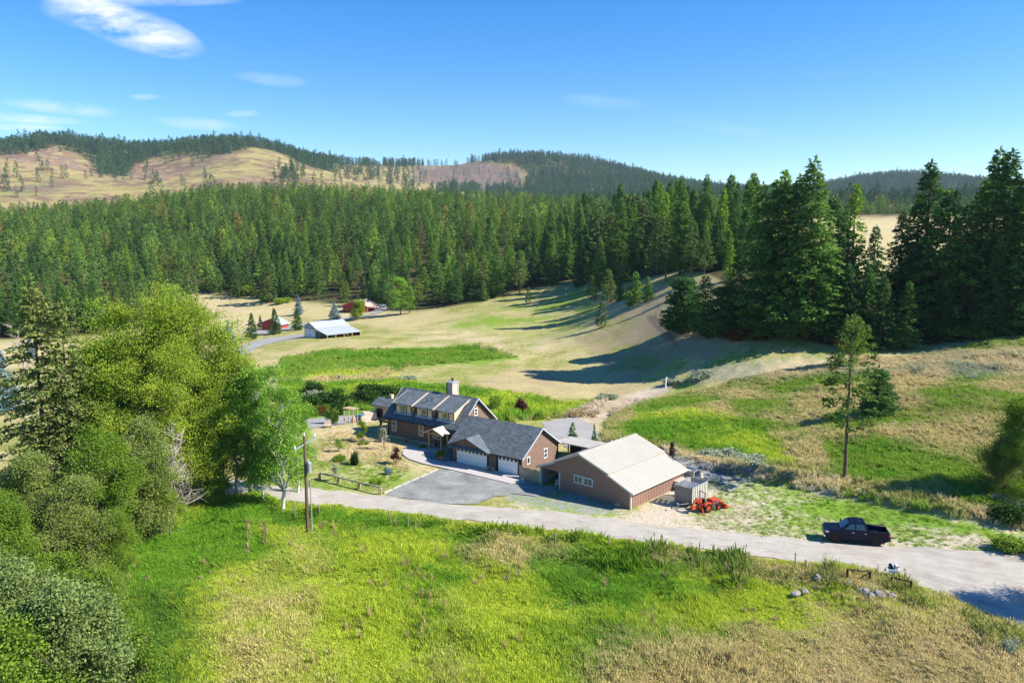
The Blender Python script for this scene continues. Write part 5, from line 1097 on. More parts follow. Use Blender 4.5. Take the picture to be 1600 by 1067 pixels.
# bench, planters, log rail
def bench(loc, rz, L, label, mat='palewood'):
    t = empty('bench', loc, rz, label, 'bench')
    for k in range(3): MB().box(-L / 2, L / 2, -.2 + k * .14, -.08 + k * .14, .42, .47).build('slat', mat, t)
    for x in (-L / 2 + .12, L / 2 - .12): MB().box(x - .05, x + .05, -.18, .2, 0, .42).build('leg', mat, t)
bench(HW(5.95, -.6, .14), HA, 1.15, 'small pale bench on the apron between the garage doors'); bench(HW(-10.5, 3.3, .02), HA, 1.2, 'low grey bench against the house wall under the eaves', 'greywood'); bench(HW(-5.4, 3.4, .16), HA, 1.0, 'dark bench in the shade of the porch', 'darkbrown')
t = MB().lathe([(.2, 0), (.28, .2), (.34, .55), (.37, .6), (.33, .62)], 16).build('terracotta_pot', 'terracotta'); t.location = HW(-1.6, -.55, .1); meta(t, 'large terracotta pot in the gravel bed beside the garage', 'pot')
def bush(mat, px, py, w, h, label, cat='shrub', seed=None, name='shrub', group=None, loc=None):
    seed = seed if seed is not None else int(px * 7 + py); key = 'bush_%s_%d' % (mat, seed % 4)
    if key not in PROT: PROT[key] = bush_mesh(seed % 4 + 50, mat, 2600)
    st, cr = PROT[key]; g = loc or ground(px, py); o = empty(name, (g[0], g[1], g[2] - .05), seed % 7, label, cat, group); o.scale = (w / 1.7, w / 1.7, h / 1.05); link('stem', st, o); link('foliage', cr, o); return o
bush('leaf', 0, 0, 1.3, .75, 'leafy plant with reddish flowers growing from the terracotta pot', 'plant', 3, 'potted_plant', loc=HW(-1.6, -.55, .65))
rail_px = [(500, 753), (529, 760), (561, 768), (594, 776)]
RG = [ground(x, y - 4) for x, y in rail_px]; c = RG[1]; t = empty('log_rail', c, 0, 'low split-log rail on four stump posts beside the road', 'rail')
for q in RG: v = q - c; MB().box(v.x - .17, v.x + .17, v.y - .15, v.y + .15, v.z - .3, v.z + .72).build('post', 'palewood', t)
for a, b in zip(RG, RG[1:]): a = a - c; b = b - c; MB().prism([(a.x, a.y - .13, a.z + .72), (a.x, a.y + .13, a.z + .72), (a.x, a.y + .1, a.z + .83), (a.x, a.y - .1, a.z + .83)], b - a).build('rail', 'greywood', t)
# yard plants
for mat, px, py, w, h, lab, nm in [('lime', 659, 0, 0, 0, '', '')][:0]: pass
def sapling(mat, px, py, h, w, label, cb=.3, trunk='bark'):
    key = 'sap_' + mat
    if key not in PROT: PROT[key] = broadleaf_mesh(4, 1.0, .22, 300 + len(PROT), mat, 70, 24, .2, trunk, 7, spread=.24)
    tr, cr = PROT[key]; g = ground(px, py); o = empty('sapling', (g.x, g.y, g.z - .05), px % 6, label, 'sapling'); o.scale = (w / 2, w / 2, h / 4); link('trunk', tr, o); link('crown', cr, o)
sapling('lime', 566, 690, 3.0, 1.5, 'young lime-green tree with white trunk guard in the yard'); sapling('sage', 600, 702, 2.9, 1.3, 'pale variegated young tree by the house corner'); sapling('maroon', 619, 725, 2.2, 1.4, 'young maroon-leaved tree in the straw-coloured yard')
sapling('aspen', 530, 706, 1.8, 1.1, 'thin young green tree above the round yard shrub'); sapling('sage', 524, 752, 1.9, 1.0, 'wispy grey sapling behind the log rail')
for q in [('lime', 568, 694, 1.2, .45, 'low green shrub at the foot of the lime-green sapling'), ('leaf', 531, 719, 1.9, .75, 'rounded green shrub in the middle of the yard'), ('hedge', 555, 726, 1.0, 1.7, 'upright dark green columnar shrub in the yard'), ('spruce', 606, 741, .8, .9, 'small blue spruce seedling in the yard'),
          ('leaf', 587, 757, 1.3, .75, 'bright green shrub near the end of the log rail'), ('lime', 659, 700, .9, .5, 'flowering plant at the walk edge'), ('leaf', 891, 689, .0, .0, '')][:6]: bush(*q)
g = ground(895, 692); o = place_tree('young', (g.x, g.y, g.z), 2.8, 'small bright conifer in the gravel yard behind the garage')
place_tree('young', ground(928, 700), 3.2, 'slim dark little conifer by the path behind the workshop', wide=.5)
for q in [('maroon', 812, 644, 1.9, 2.2, 'round maroon shrub on the green strip behind the house'), ('leaf', 775, 640, 1.7, 2.2, 'upright green shrub left of the maroon one'), ('leaf', 843, 655, 1.5, 1.3, 'light shrub at the gravel edge right of the maroon one'), ('sage', 1085, 580, 0, 0, '')][:3]: bush(*q)
hedge = [(500, 622), (520, 626), (545, 628), (565, 624), (583, 622), (600, 619), (575, 612), (610, 628), (480, 632), (592, 612), (488, 612)]
for i, (x, y) in enumerate(hedge): bush('hedge', x, y + 6, 4.0 + (i * 37 % 10) / 8, 1.6 + (i * 53 % 7) / 6, ['dark hedge shrub behind the garden, %s' % s for s in ('left end', 'second from left', 'behind the pergola', 'right of the pergola', 'beside the pavilion', 'behind the pavilion', 'upper row in the centre', 'against the pavilion wall', 'beside the aspen crown', 'upper row at right', 'upper row at left')][i], 'shrub', i)
for i, (m, x, y, w, h) in enumerate([('rust', 495, 646, 3.2, 1.3), ('leaf', 520, 662, 1.6, 2.3), ('aspen', 478, 650, 3, 2), ('leaf', 512, 634, 2.2, 1.3), ('lime', 503, 628, 1.5, 1.3), ('hedge', 528, 648, 2, 2.3), ('sage', 490, 622, 5, 1.3), ('leaf', 545, 640, 1.6, 1.8)]):
    bush(m, x, y, w, h, ['rusty brown garden bush', 'tall green bush beside the garden bench', 'pale green bush against the aspen', 'green garden bush near the white tubs', 'lime-green bush beside the hedge', 'dark upright bush in the garden beds', 'grey sage clump above the garden', 'climber-covered bush by the pergola'][i])
# sage clumps and shrubs in the fields
rg = np.random.default_rng(3)
for i, (m, x, y, w, h, lab) in enumerate([('sage', 1110, 712, 4, .8, 'long grey sage clump on the berm, left part'), ('sage', 1142, 719, 4.5, 1.0, 'tall grey sage clump on the berm above the stacked logs'), ('sage', 1176, 728, 4, 1.0, 'grey sage clump at the right end of the berm bushes'), ('sage', 1232, 752, 1.3, 1.1, 'small round sage tuft on the tan berm'),
     ('sage', 1100, 588, 5, 1.3, 'silvery sage patch at the top of the field corner'), ('sage', 1050, 600, 3, 1, 'sage clump near the white pipe'), ('sage', 1590, 796, 5, 1.2, 'grey-green brush at the right edge of the berm'), ('leaf', 1540, 790, 5, 1.1, 'mixed green brush in the ditch at right'), ('hedge', 1575, 808, 4, 1.1, 'dark brush at the ditch right end'),
     ('sage', 950, 624, 3, 1, 'sage clump along the stony path'), ('sage', 1255, 580, 2.2, .7, 'small sage tuft in the upper right meadow, leftmost'), ('sage', 1440, 580, 2.2, .7, 'small sage tuft in the upper right meadow beside the fence stub'), ('sage', 1520, 592, 2.0, .7, 'small sage tuft in the upper right meadow, rightmost'), ('sage', 1575, 1020, 1.2, 1.0, 'pale thistle-like plant in the tan grass, lower right'),
     ('leaf', 1588, 862, 3.4, 1.2, 'green bush at the road edge on the right'), ('rust', 1180, 528, 7, 2.4, 'rusty brush under the big firs, left'), ('rust', 1150, 530, 5, 2, 'rust-coloured low brush beside the slope clump'), ('rust', 1330, 542, 6, 1.6, 'brown-green brush at the stand foot, middle'), ('leaf', 1520, 528, 8, 2, 'green brush at the stand foot, right'),
     ('lime', 420, 470, 7, 3, 'yellowish bush at forest edge left of forward pine'), ('lime', 385, 460, 9, 4, 'yellow-green bush patch at the left forest edge'), ('lime', 440, 474, 7, 2.5, 'yellowish bush right of forward pine'), ('leaf', 345, 452, 9, 6, 'round green bush at the left field edge'), ('sage', 635, 596, 4, 1.4, 'pale sage clump on the green strip behind the house')]):
    bush(m, x, y, w, h, lab, 'shrub', i)

# ------------------------------------------------------------------ garden furniture left of the house
t = empty('outdoor_pavilion', ground(600, 655), R(-35), 'small stone pavilion with grey roof and chimney beyond the house', 'pavilion')
MB().box(-1.9, 1.6, 0, 2.6, -.1, 2.0).build('wall', 'stone', t); MB().slab([(-2.3, -.4, 2.1), (2.0, -.4, 2.1), (2.0, 1.4, 3.0), (-2.3, 1.4, 3.0)], .12).build('roof', 'shingle', t); MB().slab([(2.0, 3.0, 2.2), (-2.3, 3.0, 2.2), (-2.3, 1.404, 3.0), (2.0, 1.404, 3.0)], .12).build('roof', 'shoproof', t)
MB().box(-.3, .2, 1.5, 2.0, 2.6, 3.5).build('chimney', 'stone', t); MB().box(-1.4, -.2, -.03, .02, .2, 1.6).build('door', 'darkbrown', t)
q = ground(596, 690); t = empty('patio_post', q, HA, 'dark timber patio post on a grey plinth with a beam to the house', 'post')
MB().box(-.28, .28, -.28, .28, -.1, .75).build('plinth', 'rock', t); MB().box(-.13, .13, -.13, .13, .75, 2.75).build('post', 'darkbrown', t); MB().box(-.3, 2.0, -.1, .1, 2.75, 2.98).build('beam', 'darkbrown', t)
q = ground(545, 664); t = empty('garden_arch', q, R(-35), 'pale wooden garden arch at the gravel beds', 'arch')
for x, y in ((-.9, 0), (.9, 0), (-.9, .9), (.9, .9)): MB().box(x - .05, x + .05, y - .05, y + .05, 0, 2.3).build('post', 'palewood', t)
for y in (0, .9): MB().box(-1.15, 1.15, y - .05, y + .05, 2.3, 2.42).build('beam', 'palewood', t)
for i in range(5): MB().box(-.9 + i * .45 - .04, -.9 + i * .45 + .04, -.2, 1.1, 2.42, 2.5).build('slat', 'palewood', t)
sheet('garden_path', P((455, 662), (480, 655), (530, 650), (590, 648), (585, 656), (540, 662), (500, 668), (465, 672)), .06, M_['lane'], .8, .4, kind='structure', label='grey gravel garden path by the arch')
q = ground(564, 657); t = empty('garden_chest', q, R(-30), 'pale blue storage chest beside the garden arch', 'chest'); MB().box(-.5, .5, -.3, .3, .05, .85).build('body', 'blue', t, .02); MB().box(-.53, .53, -.33, .33, .85, .95).build('lid', 'blue', t, .02)
q = ground(553, 660); t = MB().lathe([(.25, 0), (.33, .3), (.25, .8), (.22, .85)], 12).build('wooden_barrel', 'cedar'); t.location = q; meta(t, 'brown barrel at the foot of the garden arch', 'barrel')
for i, (x, y, w, lab) in enumerate([(577, 655, 1.2, 'beige cloth-covered patio furniture nearest the pavilion'), (571, 659, .8, 'beige cloth-covered low table beside the storage chest')]):
    q = ground(x, y); bm = bmesh.new(); bmesh.ops.create_cube(bm, size=1); bmesh.ops.subdivide_edges(bm, edges=bm.edges, cuts=4, use_grid_fill=True)
    for v in bm.verts: k = 1 + .25 * (.5 - v.co.z); v.co = Vector((v.co.x * w * 1.5 * k, v.co.y * w * k, (v.co.z + .5) * w * .9 + .12 * vnoise(v.co.x * 4 + i, v.co.y * 4, 2)))
    me = bpy.data.meshes.new('furniture_cover'); bm.to_mesh(me); bm.free(); me.materials.append(M_['cover']); meta(link('furniture_cover', me, None, q, .4, ), lab, 'cover')
for i, (x, y, lab) in enumerate([(474, 637, 'white garden tub at the left of the beds'), (509, 634, 'white garden tub in the middle of the beds'), (487, 634, 'white garden tub between the other two'), (530, 640, 'white tub beside the dark hedge')]):
    t = MB().lathe([(.3, 0), (.38, .5), (.4, .55), (.34, .55)], 14).build('garden_tub', 'white'); t.location = ground(x, y); meta(t, lab, 'tub')
q = ground(512, 668); t = empty('garden_bench', q, R(10), 'pale boxy garden bench in the bushes by the yard', 'bench'); MB().box(-.5, .5, -.25, .25, .3, .42).build('seat', 'cover', t); MB().box(-.5, .5, .2, .28, .42, .95).build('backrest', 'cover', t)
for x in (-.42, .42): MB().box(x - .05, x + .05, -.2, .2, 0, .3).build('leg', 'darkbrown', t)
q = ground(531, 609); t = empty('bird_house', q, 0, 'pale bird house on a thin pole behind the hedge', 'bird house'); MB().tube((0, 0, 0), (0, 0, 2.2), .05).build('pole', 'greywood', t); MB().box(-.2, .2, -.2, .2, 2.2, 2.6).build('box', 'cover', t)
for s in (-1, 1): MB().slab([(s * .3, -.28, 2.58), (s * .3, .28, 2.58), (0, .28, 2.82), (0, -.28, 2.82)], .04).build('roof', 'maroon' if False else 'greywood', t)

# ------------------------------------------------------------------ pickup truck
def wheel(parent, x, y, r, w, tyre='black', rim='grey', name='wheel', side=1):
    e = local_child(parent, name, x, y, r)
    m = MB(); k = 22; prof = [(r * .62, -w / 2), (r * .93, -w / 2), (r, -w * .32), (r, w * .32), (r * .93, w / 2), (r * .62, w / 2)]
    o = 0
    for rr, yy in prof: m.v += [(rr * math.cos(6.28318 * i / k), yy, rr * math.sin(6.28318 * i / k)) for i in range(k)]
    for j in range(len(prof)): jj = (j + 1) % len(prof); m.f += [(j * k + i, j * k + (i + 1) % k, jj * k + (i + 1) % k, jj * k + i) for i in range(k)]
    m.build('tyre', tyre, e, smooth=False)
    m = MB().tube((0, -w * .3, 0), (0, w * .3, 0), r * .62, k=20); y0 = side * w * .31
    for i in range(5): a = 6.28318 * i / 5; m.bar((0, y0, 0), (r * .58 * math.cos(a), y0 + side * .015, r * .58 * math.sin(a)), .06, .05)
    m.build('rim', rim, e); return e
def truck():
    a = ground(1303, 843); b = ground(1366, 848); d = a - b; c = (a + b) / 2
    t = empty('pickup_truck', (c.x, c.y, c.z + .02), math.atan2(d.y, d.x), 'dark navy double-cab pickup truck parked on the verge of the gravel road', 'pickup truck')
    k = d.length / 3.45; t.scale = (k, k, k * 1.1)
    W = .93; ax, rx, r = 1.72, -1.73, .44
    def arch(cx): return [(cx + .50 * math.cos(q), .42 + .50 * math.sin(q)) for q in np.linspace(math.pi * 1.08, -.08 * math.pi, 9)]
    # side outline front (x+) to rear
    bot = [(-2.78, .55), (-2.78, .62)]
    low = [(-2.78, .52)] + arch(rx) + [(-1.15, .42), (1.1, .42)] + arch(ax) + [(2.3, .42), (2.62, .45)]
    up = [(2.66, .95), (2.60, 1.10), (2.45, 1.16), (1.25, 1.24), (-.98, 1.22), (-2.78, 1.22)]
    pts = [(x, -W, z) for x, z in low + up]
    body = MB(); body.prism([(x, -W, z) for x, z in low + [(2.66, .95), (2.60, 1.10), (2.45, 1.15), (1.25, 1.22), (-.98, 1.20), (-1.0, .72), (-2.72, .72), (-2.72, 1.2), (-2.80, 1.2)]], (0, 2 * W, 0)).build('body', 'navy', t, .03)
    for s in (-1, 1): MB().prism([(-1.0, s * W, .7), (-2.78, s * W, .7), (-2.80, s * W, 1.20), (-1.0, s * W, 1.24)], (0, -s * .12, 0)).build('bed_side', 'navy', t, .015)
    MB().box(-2.7, -1.0, -W + .13, W - .13, .725, .74).build('bed_floor', 'black', t)
    for s in (-1, 1): MB().box(-2.76, -1.02, s * W - .1, s * W + .02, 1.235, 1.27).build('bed_rail', 'blackgloss', t)
    # cab
    g = [(1.35, 1.20), (.55, 1.80), (.1, 1.86), (-.75, 1.85), (-.98, 1.20)]
    o = MB(); n = len(g); ins = {1.20: 0, 1.24: 0}
    L = [(x, -(W - .02 - .17 * (z - 1.2) / .62), z) for x, z in g]; Rr = [(x, (W - .02 - .17 * (z - 1.2) / .62), z) for x, z in g]
    o.v = L + Rr; o.f = [tuple(range(n)), tuple(range(n, 2 * n))[::-1]] + [(i, i + 1, n + i + 1, n + i) for i in range(n - 1)] + [(n - 1, 0, n, 2 * n - 1)]
    cab = o.build('cab', 'navy', t, .03)
    def yz(z): return W - .02 - .17 * (z - 1.2) / .62
    for s in (-1, 1):
        for nm, q in (('side_window', [(1.02, 1.27), (.52, 1.72), (.18, 1.75), (.14, 1.27)]), ('side_window', [(.04, 1.27), (.06, 1.75), (-.62, 1.74), (-.78, 1.27)])):
            MB().prism([(x, s * (yz(z) + .004), z) for x, z in q], (0, s * .012, 0)).build(nm, 'carglass', cab)
    MB().prism([(1.30, -.72, 1.262), (1.30, .72, 1.262), (.64, .62, 1.76), (.64, -.62, 1.76)], (.012, 0, .02)).build('windscreen', 'carglass', cab)
    MB().prism([(-.985, -.7, 1.3), (-.985, .7, 1.3), (-.82, .62, 1.72), (-.82, -.62, 1.72)], (-.015, 0, 0)).build('rear_window', 'carglass', cab)
    for x in (.3, -.5):
        pass
    for s in (-1, 1):
        for i, (x0, x1) in enumerate(((.12, 1.15), (-.92, .08))): # doors
            dr = MB().box(x0, x1, s * (W + .002) - .008, s * (W + .002) + .008, .50, 1.17).build('door', 'navy', t, .006); MB().box(x0 + .08, x0 + .26, s * (W + .012), s * (W + .04), 1.02, 1.06).build('handle', 'chrome', dr)
        MB().box(-.9, 1.1, s * (W - .02) - .05, s * (W - .02) + .08, .36, .42).build('side_step', 'black', t)
        mr = MB().box(1.0, 1.12, s * (W + .02), s * (W + .24), 1.28, 1.5).build('mirror', 'blackgloss', t, .02)
        MB().box(2.35, 2.66, s * .92 - .05, s * .92 + .02, .90, 1.04).build('headlight', 'lamp', t, .01); MB().box(-2.83, -2.66, s * .88 - .08, s * .88 + .066, .88, 1.16).build('tail_light', 'red', t, .01)
        for cx in (ax, rx):
            m = MB(); q = [(cx + .52 * math.cos(a_), .42 + .52 * math.sin(a_)) for a_ in np.linspace(math.pi, 0, 9)]; q2 = [(cx + .45 * math.cos(a_), .42 + .45 * math.sin(a_)) for a_ in np.linspace(0, math.pi, 9)]
            m.prism([(x, s * W, z) for x, z in q + q2], (0, s * .035, 0)).build('wheel_arch_trim', 'blackgloss', t)
    MB().box(2.60, 2.76, -.88, .88, .48, .66).build('front_bumper', 'chrome', t, .03); MB().box(2.62, 2.70, -.62, .62, .68, 1.04).build('grille', 'blackgloss', t, .02); MB().box(-2.92, -2.76, -.85, .85, .52, .66).build('rear_bumper', 'blackgloss', t, .02)
    MB().box(-3.25, -2.9, -.05, .05, .5, .56).build('tow_hitch', 'black', t); MB().box(-3.3, -3.1, -.16, .16, .56, .6).build('hitch_step', 'grey', t)
    for i in range(3): MB().bar((-.6 + .5 * i, -.6, 1.895), (-.6 + .5 * i, .6, 1.895), .04).build('roof_rack_bar', 'black', cab)
    for x in (ax, rx):
        for s in (-1, 1): wheel(t, x, s * (W - .13), r, .27, rim='blackgloss', side=s)
truck()
def tan_pickup():
    q = ground(1073, 757); t = empty('tan_pickup_truck', q, SA + R(90), 'old pale tan pickup mostly hidden behind the workshop corner', 'pickup truck')
    MB().box(-2.4, 2.3, -.85, .85, .45, 1.0).build('body', 'cover', t, .05); MB().box(.1, 1.5, -.78, .78, 1.0, 1.6).build('cab', 'cover', t, .08); MB().box(.2, 1.4, -.79, .79, 1.08, 1.48).build('side_window', 'carglass', t)
    MB().box(-2.46, -2.40, -.8, .8, .48, .98).build('tailgate', 'cover', t, .01); MB().box(-2.6, -2.46, -.85, .85, .38, .52).build('rear_bumper', 'chrome', t, .02)
    for s in (-1, 1):
        MB().box(-2.47, -2.38, s * .8 - .06, s * .8 + .06, .62, .92).build('tail_light', 'red', t)
        for x in (-1.45, 1.5): wheel(t, x, s * .74, .34, .22, side=s)
    MB().bar((-1.6, -.7, 1.0), (-1.6, -.7, 1.55), .05).build('rack_post', 'black', t); MB().bar((-1.6, .7, 1.0), (-1.6, .7, 1.55), .05).build('rack_post', 'black', t)
tan_pickup()

# ------------------------------------------------------------------ stock trailer and tractor
def trailer():
    a = ground(1054, 787); b = ground(1077, 792); d = b - a
    t = empty('slatted_trailer', a, SA + .02, 'open grey wooden trailer with tall slatted sides near the workshop', 'trailer')
    Wd, Ln, z0, z1 = 1.95, 3.3, .55, 2.05
    MB().box(0, Wd, 0, Ln, z0 - .1, z0).build('floor', 'greywood', t)
    n = 7; w = Wd / n
    for i in range(n): MB().box(i * w, (i + 1) * w - .02, -.03, .0, z0, z1 + .01 * (i % 2)).build('slat', 'greywood', t); MB().box(i * w, (i + 1) * w - .02, Ln, Ln + .03, z0, z1).build('slat', 'galv', t)
    n = 9; w = Ln / n
    for i in range(n):
        MB().box(Wd, Wd + .03, i * w, (i + .62) * w, z0, z1).build('slat', 'shoptrim', t); MB().box(-.03, 0, i * w, (i + .62) * w, z0, z1).build('slat', 'galv', t)
    for i in range(6): MB().box(0, Wd, .12 + i * .3, .25 + i * .3, z1 + .01, z1 + .05).build('roof_slat', 'galv', t)
    for x in (-.04, Wd): MB().box(x, x + .05, 0, Ln, z1, z1 + .06).build('top_rail', 'galv', t)
    for x in (.15, Wd - .15): MB().bar((x, 0, z0 - .06), (Wd / 2, -1.1, z0 - .1), .07).build('drawbar', 'galv', t)
    MB().bar((Wd / 2, -1.0, 0), (Wd / 2, -1.0, .6), .07).build('jack', 'galv', t)
    for x in (-.02, Wd + .02): wheel(t, x, Ln * .55, .32, .2).rotation_euler = (0, 0, R(90))
trailer()
def tractor():
    q = ground(1104, 797); t = empty('tractor', q, R(28), 'orange compact tractor with front loader and backhoe beside the trailer', 'tractor'); O = 'orange'; t.scale = (.86, .86, .86)
    for s in (-1, 1): wheel(t, -.35, s * .62, .56, .34, rim=O, side=s); wheel(t, 1.25, s * .6, .38, .26, rim=O, side=s)
    MB().box(-.7, 1.7, -.28, .28, .42, .72).build('chassis', 'grey', t, .02); MB().prism([(.45, -.3, .72), (1.75, -.3, .72), (1.72, -.3, 1.12), (.5, -.3, 1.28)], (0, .6, 0)).build('bonnet', O, t, .05)
    for s in (-1, 1): MB().prism([(-.95, s * .44, .85), (.1, s * .44, .75), (.05, s * .44, 1.15), (-.6, s * .44, 1.28), (-.95, s * .44, 1.1)], (0, s * .3, 0)).build('fender', O, t, .04)
    MB().box(-.5, -.05, -.24, .24, .95, 1.08).build('seat', 'black', t, .04); MB().box(-.58, -.48, -.24, .24, 1.0, 1.5).build('backrest', 'black', t, .04); MB().tube((.2, 0, 1.2), (.35, 0, 1.0), .03).tube((.19, 0, 1.2), (.17, 0, 1.23), .18, k=14).build('steering_wheel', 'black', t)
    for s in (-1, 1): MB().bar((-.72, s * .48, .8), (-.75, s * .48, 2.35), .07).build('roll_bar', 'grey', t)
    MB().bar((-.75, -.5, 2.35), (-.75, .5, 2.35), .07).build('roll_bar', 'grey', t)
    for s in (-1, 1):
        MB().bar((.55, s * .42, .6), (.5, s * .42, 1.25), .1, .12).build('loader_post', O, t); MB().bar((.5, s * .42, 1.22), (1.7, s * .42, 1.15), .09, .13).build('loader_arm', O, t); MB().bar((1.7, s * .42, 1.15), (2.3, s * .42, .45), .09, .13).build('loader_arm', O, t)
        MB().tube((.6, s * .42, .85), (1.6, s * .42, 1.05), .035).build('loader_ram', 'chrome', t)
    MB().prism([(2.25, -.75, .1), (2.8, -.75, .08), (2.75, -.75, .14), (2.35, -.75, .18), (2.3, -.75, .62), (2.22, -.75, .62)], (0, 1.5, 0)).build('loader_bucket', O, t)
    for s in (-.75, .73): MB().prism([(2.25, s, .1), (2.8, s, .1), (2.55, s, .5), (2.22, s, .62)], (0, .02, 0)).build('bucket_side', O, t)
    MB().box(-1.2, -.9, -.45, .45, .4, .85).build('backhoe_frame', O, t, .03); MB().bar((-1.15, .0, .75), (-1.55, .0, 1.75), .16, .2).build('boom', O, t); MB().bar((-1.55, 0, 1.75), (-2.15, 0, .95), .13, .17).build('dipper_arm', O, t)
    MB().prism([(-2.3, -.22, .95), (-1.95, -.22, .95), (-1.85, -.22, .55), (-2.1, -.22, .42), (-2.35, -.22, .6)], (0, .44, 0)).build('backhoe_bucket', O, t, .02); MB().tube((-1.1, .1, .9), (-1.6, .1, 1.5), .04).build('boom_ram', 'chrome', t)
    for s in (-1, 1): MB().bar((-1.1, s * .45, .6), (-1.35, s * 1.0, .08), .09, .1).build('stabiliser', O, t); MB().box(-1.5, -1.2, s * 1.0 - .12, s * 1.0 + .12, .02, .07).build('stabiliser_foot', O, t)
    MB().box(-1.45, -1.1, -.25, .25, .95, 1.05).build('rear_seat', 'black', t, .03)
tractor()
for i, (x, y) in enumerate([(1041, 797), (1058, 797)]): rock('flat_stone', ground(x, y), (.3, .18, .12), 20 + i, ['flat stone under the trailer drawbar, left one', 'flat stone under the trailer drawbar, right one'][i])
# carved bear post
q = ground(1050, 714); bm_ = MB().lathe([(.28, 0), (.33, .3), (.36, .75), (.30, 1.15), (.2, 1.35), (.27, 1.55), (.25, 1.8), (.1, 1.95)], 16).tube((.16, -.12, 1.85), (.2, -.14, 2.0), .07, .03).tube((-.16, -.12, 1.85), (-.2, -.14, 2.0), .07, .03).tube((0, -.2, 1.65), (0, -.36, 1.6), .11, .07).tube((-.3, -.05, 1.1), (-.18, -.33, .85), .09, .07).tube((.3, -.05, 1.1), (.18, -.33, .85), .09, .07).build('carved_bear', 'darkbrown', None, smooth=True)
bm_.location = q; bm_.rotation_euler = (0, 0, .4); bm_['label'] = 'dark brown upright carved wooden figure behind the workshop'; bm_['category'] = 'carving'
for i in range(5):
    a = ground(1142 + (i % 3) * 3, 732 + i % 3); b = ground(1176 + (i % 3) * 2, 742 + i % 3); o = MB().tube((0, 0, 0), (b.x - a.x, b.y - a.y, b.z - a.z + .1), .14, .11).build('log', 'greywood'); o.location = a + Vector((0, 0, .15 + .22 * (i // 3))); meta(o, ['grey log lowest at the back by the berm', 'grey log lowest in the middle by the berm', 'grey log lowest at the front by the berm', 'grey log on top of the back ones by the berm', 'grey log on top at the front by the berm'][i], 'log', 'logs stacked by the berm')
q = ground(1040, 605); o = MB().tube((0, 0, 0), (0, 0, 1.7), .14).tube((0, 0, 1.7), (.35, 0, 1.9), .14, .12).build('white_pipe', 'white'); o.location = q; meta(o, 'white stand pipe at the top of the stony path', 'pipe')

# ------------------------------------------------------------------ utility pole
q = ground(481, 834); t = empty('utility_pole', q, 0, 'brown wooden utility pole with crossarm and grey transformer by the road', 'utility pole')
MB().tube((0, 0, -.5), (.02, 0, 9.3), .17, .11, 12).build('pole', 'pole', t); MB().bar((-.75, -.6, 8.15), (.85, .6, 9.0), .1, .13).build('crossarm', 'galv', t)
for x, y, z in ((-.72, -.58, 8.25), (.82, .58, 9.08), (.02, 0, 9.3)): MB().lathe([(.03, z), (.08, z + .05), (.05, z + .1), (.09, z + .15), (.05, z + .2), (.07, z + .25), (.02, z + .32)], 10, (x, y)).build('insulator', 'lamp', t)
MB().lathe([(.05, 5.85), (.2, 5.9), (.22, 6.8), (.2, 6.86), (.08, 6.95)], 14, (.38, -.1)).build('transformer', 'galv', t); MB().lathe([(.03, 6.9), (.06, 7.0), (.03, 7.1)], 8, (.32, -.1)).build('bushing', 'lamp', t); MB().box(.08, .3, -.14, -.06, 6.2, 6.4).build('bracket', 'grey', t)
MB().tube((.42, -.05, -.2), (.42, -.05, 5.0), .05).build('conduit', 'galv', t)
for z in (.9, 2.6, 4.9): MB().box(.05, .42, -.08, -.03, z, z + .06).build('conduit_bracket', 'galv', t)

# ------------------------------------------------------------------ fence posts, rail gates, mailboxes, rocks
posts = [(499, 806), (461, 809), (610, 820), (619, 823), (638, 825), (655, 826), (759, 835), (795, 838), (868, 853), (951, 856), (1092, 874), (1119, 878), (1139, 880), (1242, 892), (1258, 896), (1290, 898)]
own = {0: 'short grey fence post right of the utility pole', 1: 'dark stub post left of the utility pole', 6: 'grey fence post below the driveway mouth', 8: 'tall bleached fence post in the weeds', 11: 'dark wooden fence post at the meadow edge, middle', 14: 'dark wooden fence post nearest the rail gate rocks'}
pm = MB().tube((0, 0, -.4), (.03, .02, 1.25), .06, .05, 7)
pm0 = None
for i, (x, y) in enumerate(posts):
    if pm0 is None: o = pm.build('fence_post', 'greywood'); pm0 = o.data
    else: o = bpy.data.objects.new('fence_post', pm0); COL.objects.link(o)
    o.location = ground(x, y); o.rotation_euler = (random.uniform(-.06, .06), random.uniform(-.06, .06), i); o.scale = (1, 1, 1.0 + .25 * (i % 3 == 1)); meta(o, own.get(i, ['thin grey fence post, %s along the meadow edge from the utility pole' % w for w in ('first', 'second', 'third', 'fourth', 'fifth', 'sixth', 'seventh', 'eighth', 'ninth', 'tenth', 'eleventh', 'twelfth', 'thirteenth', 'fourteenth', 'fifteenth', 'sixteenth')][i]), 'fence post', 'fence posts along the meadow edge')
for i, (x, y, lab) in enumerate([(925, 700, 'dark fence post beside the stony path'), (973, 690, 'brown fence post at the corner of the right meadow'), (1497, 626, 'brown stub post in the right meadow'), (1454, 634, 'small stub post left of the brown one in the right meadow'), (1278, 626, 'small stub post left of the round dark pine'), (1580, 613, 'stub post at the right side of the meadow')]):
    o = bpy.data.objects.new('fence_post', pm0); COL.objects.link(o); o.location = ground(x, y); o.rotation_euler = (.03, -.04, i); o.scale = (1.2, 1.2, 1.2 if i < 2 else .7); meta(o, lab, 'fence post')
